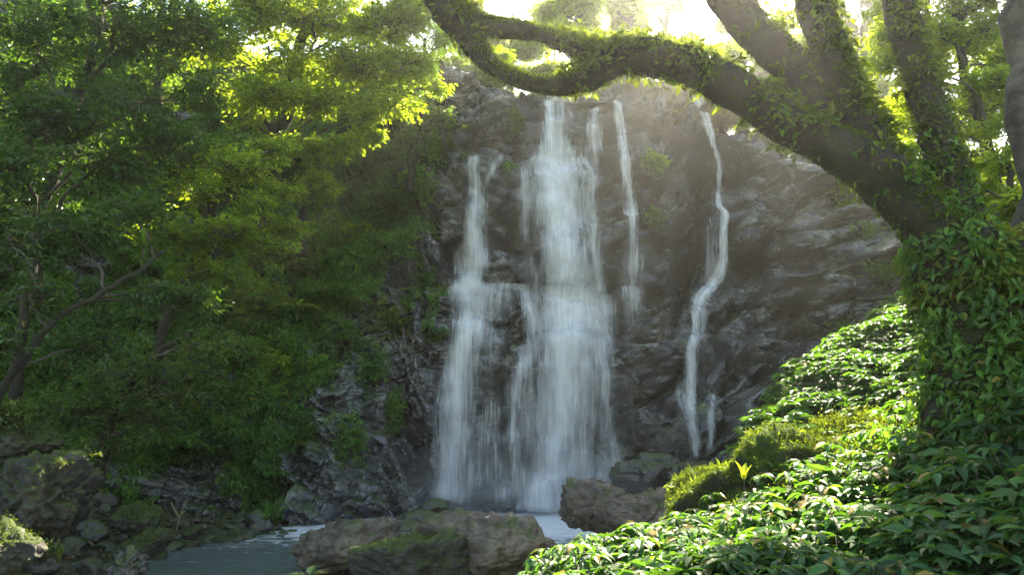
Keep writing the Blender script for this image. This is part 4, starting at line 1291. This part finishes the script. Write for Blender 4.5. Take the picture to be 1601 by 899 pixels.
for li, (nm, rows, segs) in enumerate(LIMBS):
    rows = np.array(rows, float)
    c = P(rows[:, 0], rows[:, 1], rows[:, 2])
    n = len(rows) * 9
    path = spline(c, n)
    rad = (0.82 if li else 0.93) * spline(np.c_[rows[:, 3] * rows[:, 2] / F, rows[:, 3], rows[:, 3]], n)[:, 0]
    path[2:-2] += 0.10 * rad.mean() * fbm(path[2:-2] * 1.7, 2, 400 + li)[:, None] * rdir(1, r)
    V, fc = tube(path, rad, segs * 2, 0.2, 410 + li, 2.6)
    MB().add(V, fc).build(nm, M['bark'], BT, True)
    # moss pile and small epiphytes on the bark
    T = norm(np.gradient(path, axis=0))
    m = int(15000 * rad.mean() / 0.25 * len(rows) / 10)
    i = r.integers(1, n - 1, m)
    nn = rdir(m, r)
    nn = norm(nn - T[i] * (nn * T[i]).sum(-1, keepdims=True))
    up = nn[:, 2] + 0.5 * fbm(path[i] * 1.6 + nn * 0.5, 3, 430 + li)
    keep = (up > -0.15) | (r.random(m) < 0.25)
    i, nn = i[keep], nn[keep]
    pos = path[i] + T[i] * r.uniform(-.05, .05, (len(i), 1)) + nn * rad[i][:, None] * r.uniform(0.94, 1.03, (len(i), 1))
    k = len(pos)
    leaves(moss_b, pos, nn + r.normal(size=nn.shape) * 0.6 + [0, 0, .2], rdir(k, r), r.uniform(.025, .055, k), r.uniform(.008, .016, k), np.clip(r.normal(.4, .25, k), 0, 1), 0.5)
    dens = fbm(path[i] * 1.3, 3, 450 + li)
    sel = (r.random(k) < 0.12) & (dens > 0.1) & ((nn[:, 2] > 0.0) | (li == 0) | (r.random(k) < 0.25))
    q = pos[sel] + nn[sel] * 0.06
    spray_leaves(fern_b, q, norm(nn[sel] + r.normal(size=q.shape) * 0.6 + [0, 0, -.1]), 6, 0.09, 0.45, np.clip(r.normal(.4, .25, len(q)), 0, 1), r, 0.22, 0.5)
# ivy clothing the lower trunk
rows = np.array(LIMBS[0][1], float)
path = spline(P(rows[:, 0], rows[:, 1], rows[:, 2]), 60)
rad = np.interp(np.linspace(0, 1, 60), np.linspace(0, 1, len(rows)), rows[:, 3] * rows[:, 2] / F)
i = np.minimum(59, (60 * r.random(1500) ** 1.7)).astype(int)
nn = norm(rdir(1500, r) * [1, 1, .2] + [0, -.3, 0])
iv = MB()
q = path[i] + nn * rad[i][:, None] * r.uniform(0.97, 1.15, (1500, 1))
spray_leaves(iv, q, norm(nn + r.normal(size=q.shape) * 0.5 + [0, 0, -.5]), 6, 0.085, 0.55, np.clip(r.normal(.3, .2, 1500), 0, 1), r, 0.22, 0.5, nn * .8)
for li in (1, 3, 5):
    rows = np.array(LIMBS[li][1], float)
    pl_ = spline(P(rows[:, 0], rows[:, 1], rows[:, 2]), 100)
    rl_ = .82 * np.interp(np.linspace(0, 1, 100), np.linspace(0, 1, len(rows)), rows[:, 3] * rows[:, 2] / F)
    k = 420
    i = (45 * r.random(k) ** 2.2).astype(int)
    nn = norm(rdir(k, r) + [0, -.2, .1])
    q = pl_[i] + nn * rl_[i][:, None] * r.uniform(.98, 1.12, (k, 1))
    spray_leaves(iv, q, norm(nn + r.normal(size=q.shape) * .5 + [0, 0, -.4]), 6, 0.08, 0.55, np.clip(r.normal(.4, .22, k), 0, 1), r, 0.2, 0.5, nn * .8)
iv.build('ivy', M['leaf_creeper'], BT)
moss_b.build('moss', M['moss'], BT)
fern_b.build('epiphyte_leaves', M['leaf_fern'], BT)
# the tree's own crown, above the picture
cb = MB()
for px, py, Y, rx, ry in ((1240, -230, 6.6, 150, 60), (1040, -220, 7.2, 130, 50), (1380, -230, 6.8, 120, 60), (600, -210, 7.0, 140, 60), (480, -160, 7.4, 120, 50)):
    c = P(px, py, Y)
    ns = 150
    q = c + rdir(ns, r) * r.random((ns, 1)) ** .4 * [pxr(rx, Y), pxr(rx, Y), pxr(ry, Y)]
    spray_leaves(cb, q, norm(q - c), 8, 0.1, 0.42, np.clip(r.normal(.4, .2, ns), 0, 1), r, 0.4)
cb.build('crown', M['leaf_mid'], BT)

# ------------------------------------------------------------------ right bank plants
# mound and far slope: low cover nobody could count
r = np.random.default_rng(900)
N = 42000
x, y = r.uniform(0.9, 11.5, N), r.uniform(3.4, 15, N)
z = ground_smooth(x, y)
foot = (((x - 3.3) / 1.75) ** 2 + ((y - 7.9) / 1.2) ** 2 < 1)
ok = (z > 0.3) & (y > 3.4) & ((y > 4.6) | (x > 1.4))
x, y, z, foot = x[ok], y[ok], z[ok], foot[ok]
nrm = ground_nrm(x, y)
mound = sst(6.3, 6.8, y) * (1 - sst(8.5, 9.1, y + 0.15 * fbm(np.stack([x, y, 0 * x], -1), 2, 3))) * (1 - sst(3.6, 4.6, x))
ismoss = r.random(len(x)) < np.maximum(mound * (x < 3.2), foot) * 0.95
q0 = np.stack([x, y, z], -1)
gm_ = MB()
q, nq = q0[~ismoss], nrm[~ismoss]
sel = r.random(len(q)) < 0.33
q, nq = q[sel], nq[sel]
k = 7
hgt = r.uniform(0.02, 0.14, len(q)) + .2 * np.clip(fbm(q * 1.4, 3, 13) + .2, 0, 1)
for tier in range(1):
    th = r.uniform(0, 6.28, (len(q), 1)) + np.arange(k)[None] * 2 * np.pi / k + r.normal(size=(len(q), k)) * .25
    d = np.stack([np.cos(th), np.sin(th), np.full(th.shape, 0.05)], -1) + nq[:, None] * 0.25
    pos = np.repeat((q + nq * hgt[:, None])[:, None], k, 1)
    L = r.uniform(.07, .19, th.shape)
    leaves(gm_, pos.reshape(-1, 3), d.reshape(-1, 3), (np.repeat(nq[:, None] * .7 + [0, 0, .5] + r.normal(size=(len(q), 1, 3)) * .3, k, 1) + r.normal(size=d.shape) * .3).reshape(-1, 3), L.ravel(), L.ravel() * .42, np.clip(np.repeat(.45 + .35 * fbm(q * .9, 3, 19) + r.normal(0, .15, len(q)), k) + r.normal(0, .1, th.size), 0, 1), r.uniform(.3, .6, th.size), .25, True)
tag(gm_.build('ground_cover', M['leaf_broad']), 'dense sunlit ground cover of small whorled leaves on the right slope', 'ground cover', kind='stuff')
mm_ = MB()
q, nq = q0[ismoss], nrm[ismoss]
q = np.repeat(q, 6, 0) + np.concatenate([r.normal(size=(len(q) * 6, 2)) * .05, np.zeros((len(q) * 6, 1))], 1)
nq = np.repeat(nq, 6, 0)
spray_leaves(mm_, q + nq * r.uniform(.01, .12, (len(q), 1)), norm(nq * .6 + r.normal(size=q.shape) * .6 + [0, 0, -.25]), 6, 0.04, 0.38, np.clip(r.normal(.5, .25, len(q)), 0, 1), r, 0.14, .5, nq * .4)
tag(mm_.build('moss_cover', M['leaf_fern']), 'yellow-green moss and tiny ferns coating the rounded mound', 'moss', kind='stuff')

# single broad-leaved plants of the near slope
def plant_mesh(seed):
    r = np.random.default_rng(seed)
    tb = r.choice([.15, .3, .35, .75])
    ws = r.uniform(.8, 1.25)
    lf, st = MB(), MB()
    for s in range(3):
        base = np.array([r.normal() * .06, r.normal() * .06, -0.06])
        topz = r.uniform(.14, .34)
        tp = base + np.array([r.normal() * .09, r.normal() * .09, topz])
        V, fc = tube(spline([base, (base + tp) / 2 + r.normal(size=3) * .012, tp], 6), np.linspace(.006, .003, 6), 5)
        st.add(V, fc)
        for tier, (f, k, sc) in enumerate(((1.0, 6, 1.0), (.72, 3, .8))):
            c = base + (tp - base) * f
            th = r.uniform(0, 6.28) + np.arange(k) * 2 * np.pi / k + r.normal(size=k) * .3
            d = np.stack([np.cos(th), np.sin(th), r.uniform(-.05, .3, k)], -1)
            L = r.uniform(.085, .15, k) * sc
            leaves(lf, np.repeat(c[None], k, 0) + d * .02, d, np.array([0, 0, 1.]) + r.normal(size=(k, 3)) * .18, L, L * ws * r.uniform(.38, .46, k), np.clip(r.normal(tb, .18, k), 0, 1), r.uniform(.35, .75, k), .22, True)
    return st.mesh('leafy_plant', M['twig']), lf.mesh('leaves', M['leaf_broad'])


PM = [plant_mesh(700 + i) for i in range(14)]
r = np.random.default_rng(44)
pts = []
cand = np.c_[r.uniform(0, 7, 12000), r.uniform(3.3, 7.4, 12000)]
cz = ground_smooth(cand[:, 0], cand[:, 1])
for (x, y), z in zip(cand, cz):
    if z < 0.42 or (x < 1.0 and y < 4.2):
        continue
    # keep within or near the view
    f_ = y * cp + (z - 2.2) * sp_
    ppx = 800 + F * x / max(f_, .1)
    ppy = 449.5 - F * (-(y) * sp_ + (z - 2.2) * cp) / max(f_, .1)
    if ppx < 845 or ppx > 1680 or ppy > 1000 or (ppx < 1190 and ppy < 815) or (ppy < 690 and ppx < 1380):
        continue
    if any((x - a) ** 2 + (y - b) ** 2 < 0.19 ** 2 for a, b, _ in pts):
        continue
    pts.append((x, y, z))
pts = sorted(pts, key=lambda q: q[1])[:300]
for x, y, z in pts:
    st_m, lf_m = PM[r.integers(len(PM))]
    o = bpy.data.objects.new('leafy_plant', st_m)
    COL.objects.link(o)
    o.location = (x, y, z)
    o.rotation_euler = (r.uniform(-.2, .2) - .12, r.uniform(-.2, .2), r.uniform(0, 6.28))
    s = r.uniform(.8, 1.2)
    o.scale = (s, s, s)
    tag(o, 'broad-leaved whorled plant in the dense patch on the near right slope', 'plant', 'broad-leaved plants of the near right slope')
    c = bpy.data.objects.new('leaves', lf_m)
    COL.objects.link(c)
    c.parent = o

# a lime sprout, ferns, foreground leaves, a dry twig
def blade_plant(name, label, px, py, Y, n, L, W, leaf, seed, spread=.6, droop=.3, cat='plant', tone=.6, off=None):
    r = np.random.default_rng(seed)
    c = P(px, py, Y)
    root = empty(name, c, label, cat)
    b = MB()
    th = r.uniform(0, 6.28, n)
    d = np.stack([np.cos(th) * spread, np.sin(th) * spread, r.uniform(.5, 1.1, n)], -1)
    ll = L * r.uniform(.75, 1.1, n)
    leaves(b, np.repeat(c[None], n, 0), d, np.stack([-np.cos(th), -np.sin(th), np.full(n, .6)], -1), ll, ll * W, np.clip(r.normal(tone, .1, n), 0, 1), -droop if droop < 0 else droop, .2, True)
    b.build('blades', M[leaf], root)
    s = MB()
    V, fc = tube(np.array([c - [0, 0, .22], c - [0, 0, .1], c + [0, 0, .02]]), [.012, .01, .006], 6)
    s.add(V, fc).build('stem', M['twig'], root)
    return root


blade_plant('sprout', 'upright lime-yellow sprout with two broad leaves on the mossy mound', 1163, 752, 6.9, 3, .2, .4, 'lime', 1, .25, .15)
blade_plant('birds_nest_fern', 'rosette fern with long strap leaves perched in the left trees', 225, 385, 10.9, 16, .5, .13, 'leaf_mid', 2, .7, .35, 'fern', .4)
blade_plant('foreground_plant', 'dark glossy leaves poking up at the bottom edge before the long brown boulder', 480, 905, 2.6, 7, .08, .36, 'leaf_dark', 3, 1.2, .3, 'plant', .6)
blade_plant('strap_leaf_plant', 'small bright-green tuft on the stones at the foot of the wet wall', 415, 815, 14.4, 14, .25, .3, 'leaf_broad', 5, .8, .4, 'plant', .7)
blade_plant('fern', 'arching fern frond clump in the middle of the left wall', 465, 480, 14.6, 12, .6, .18, 'leaf_fern', 6, .8, .7, 'fern', .5)
tw = P(275, 822, 11.9)
TWG = MB()
for a in ([(275, 835), (282, 808), (292, 782)], [(281, 812), (272, 795), (268, 785)], [(283, 806), (290, 798)]):
    V, fc = tube(spline(P([q[0] for q in a], [q[1] for q in a], 11.9), 8), np.linspace(.014, .006, 8), 6)
    TWG.add(V, fc)
tag(TWG.build('dry_twig', M['dry'], None, True), 'forked dry twig sticking up from the shore stones', 'twig')

# ------------------------------------------------------------------ spray at the foot of the falls, and the air
def mist(label, c, R, dens, seed):
    v, f = ico(4)
    p = v * R
    p = p * (1 + .12 * fbm(v * 1.5, 2, seed))[:, None]
    o = MB().add(p, [f]).build('spray_mist', None, None, True)
    o.location = c
    m = bpy.data.materials.get('mist_%g' % dens) or None
    if m is None:
        t = NT('mist_%g' % dens)
        vp = t.n("VolumePrincipled")
        vp.inputs["Color"].default_value = (.97, .98, 1, 1)
        vp.inputs["Density"].default_value = dens
        vp.inputs["Anisotropy"].default_value = .2
        t.t.links.new(vp.outputs[0], t.out.inputs["Volume"])
        m = t.m
        m.name = 'spray_mist_air'
    o.data.materials.append(m)
    return tag(o, label, 'mist', kind='stuff')


HAZE = 0.0009
def atY(px, py):
    return on_cliff(np.array(float(px)), np.array(float(py)), ENV, .5)


mist('drifting white spray at the foot of the widest fall', atY(890, 770), (1.9, 1.0, 1.1), .22, 1)
mist('thin tall spray hanging along the lower half of the widest fall', atY(880, 660), (2.2, .9, 2.6), .07, 2)
mist('pale spray around the foot of the second fall', atY(715, 760), (1.5, .9, 1.4), .14, 3)
hz = NT('haze_air')
vp = hz.n("VolumePrincipled")
vp.inputs["Color"].default_value = (1.0, .98, .94, 1)
vp.inputs["Density"].default_value = HAZE
vp.inputs["Anisotropy"].default_value = 0.78
hz.t.links.new(vp.outputs[0], hz.out.inputs["Volume"])
zmax = 1.0 + max((o.matrix_world @ Vector(c)).z for o in C.objects if o.type == 'MESH' for c in o.bound_box)
b = np.array([[x, y, z] for x in (-117, 117) for y in (-42, 130) for z in (-2.2, zmax)])
hb = MB().add(b, [np.array([[0, 1, 3, 2], [4, 6, 7, 5], [0, 4, 5, 1], [2, 3, 7, 6], [0, 2, 6, 4], [1, 5, 7, 3]])]).build('haze', hz.m)
tag(hb, 'pale damp air filling the gorge', 'haze', kind='stuff')
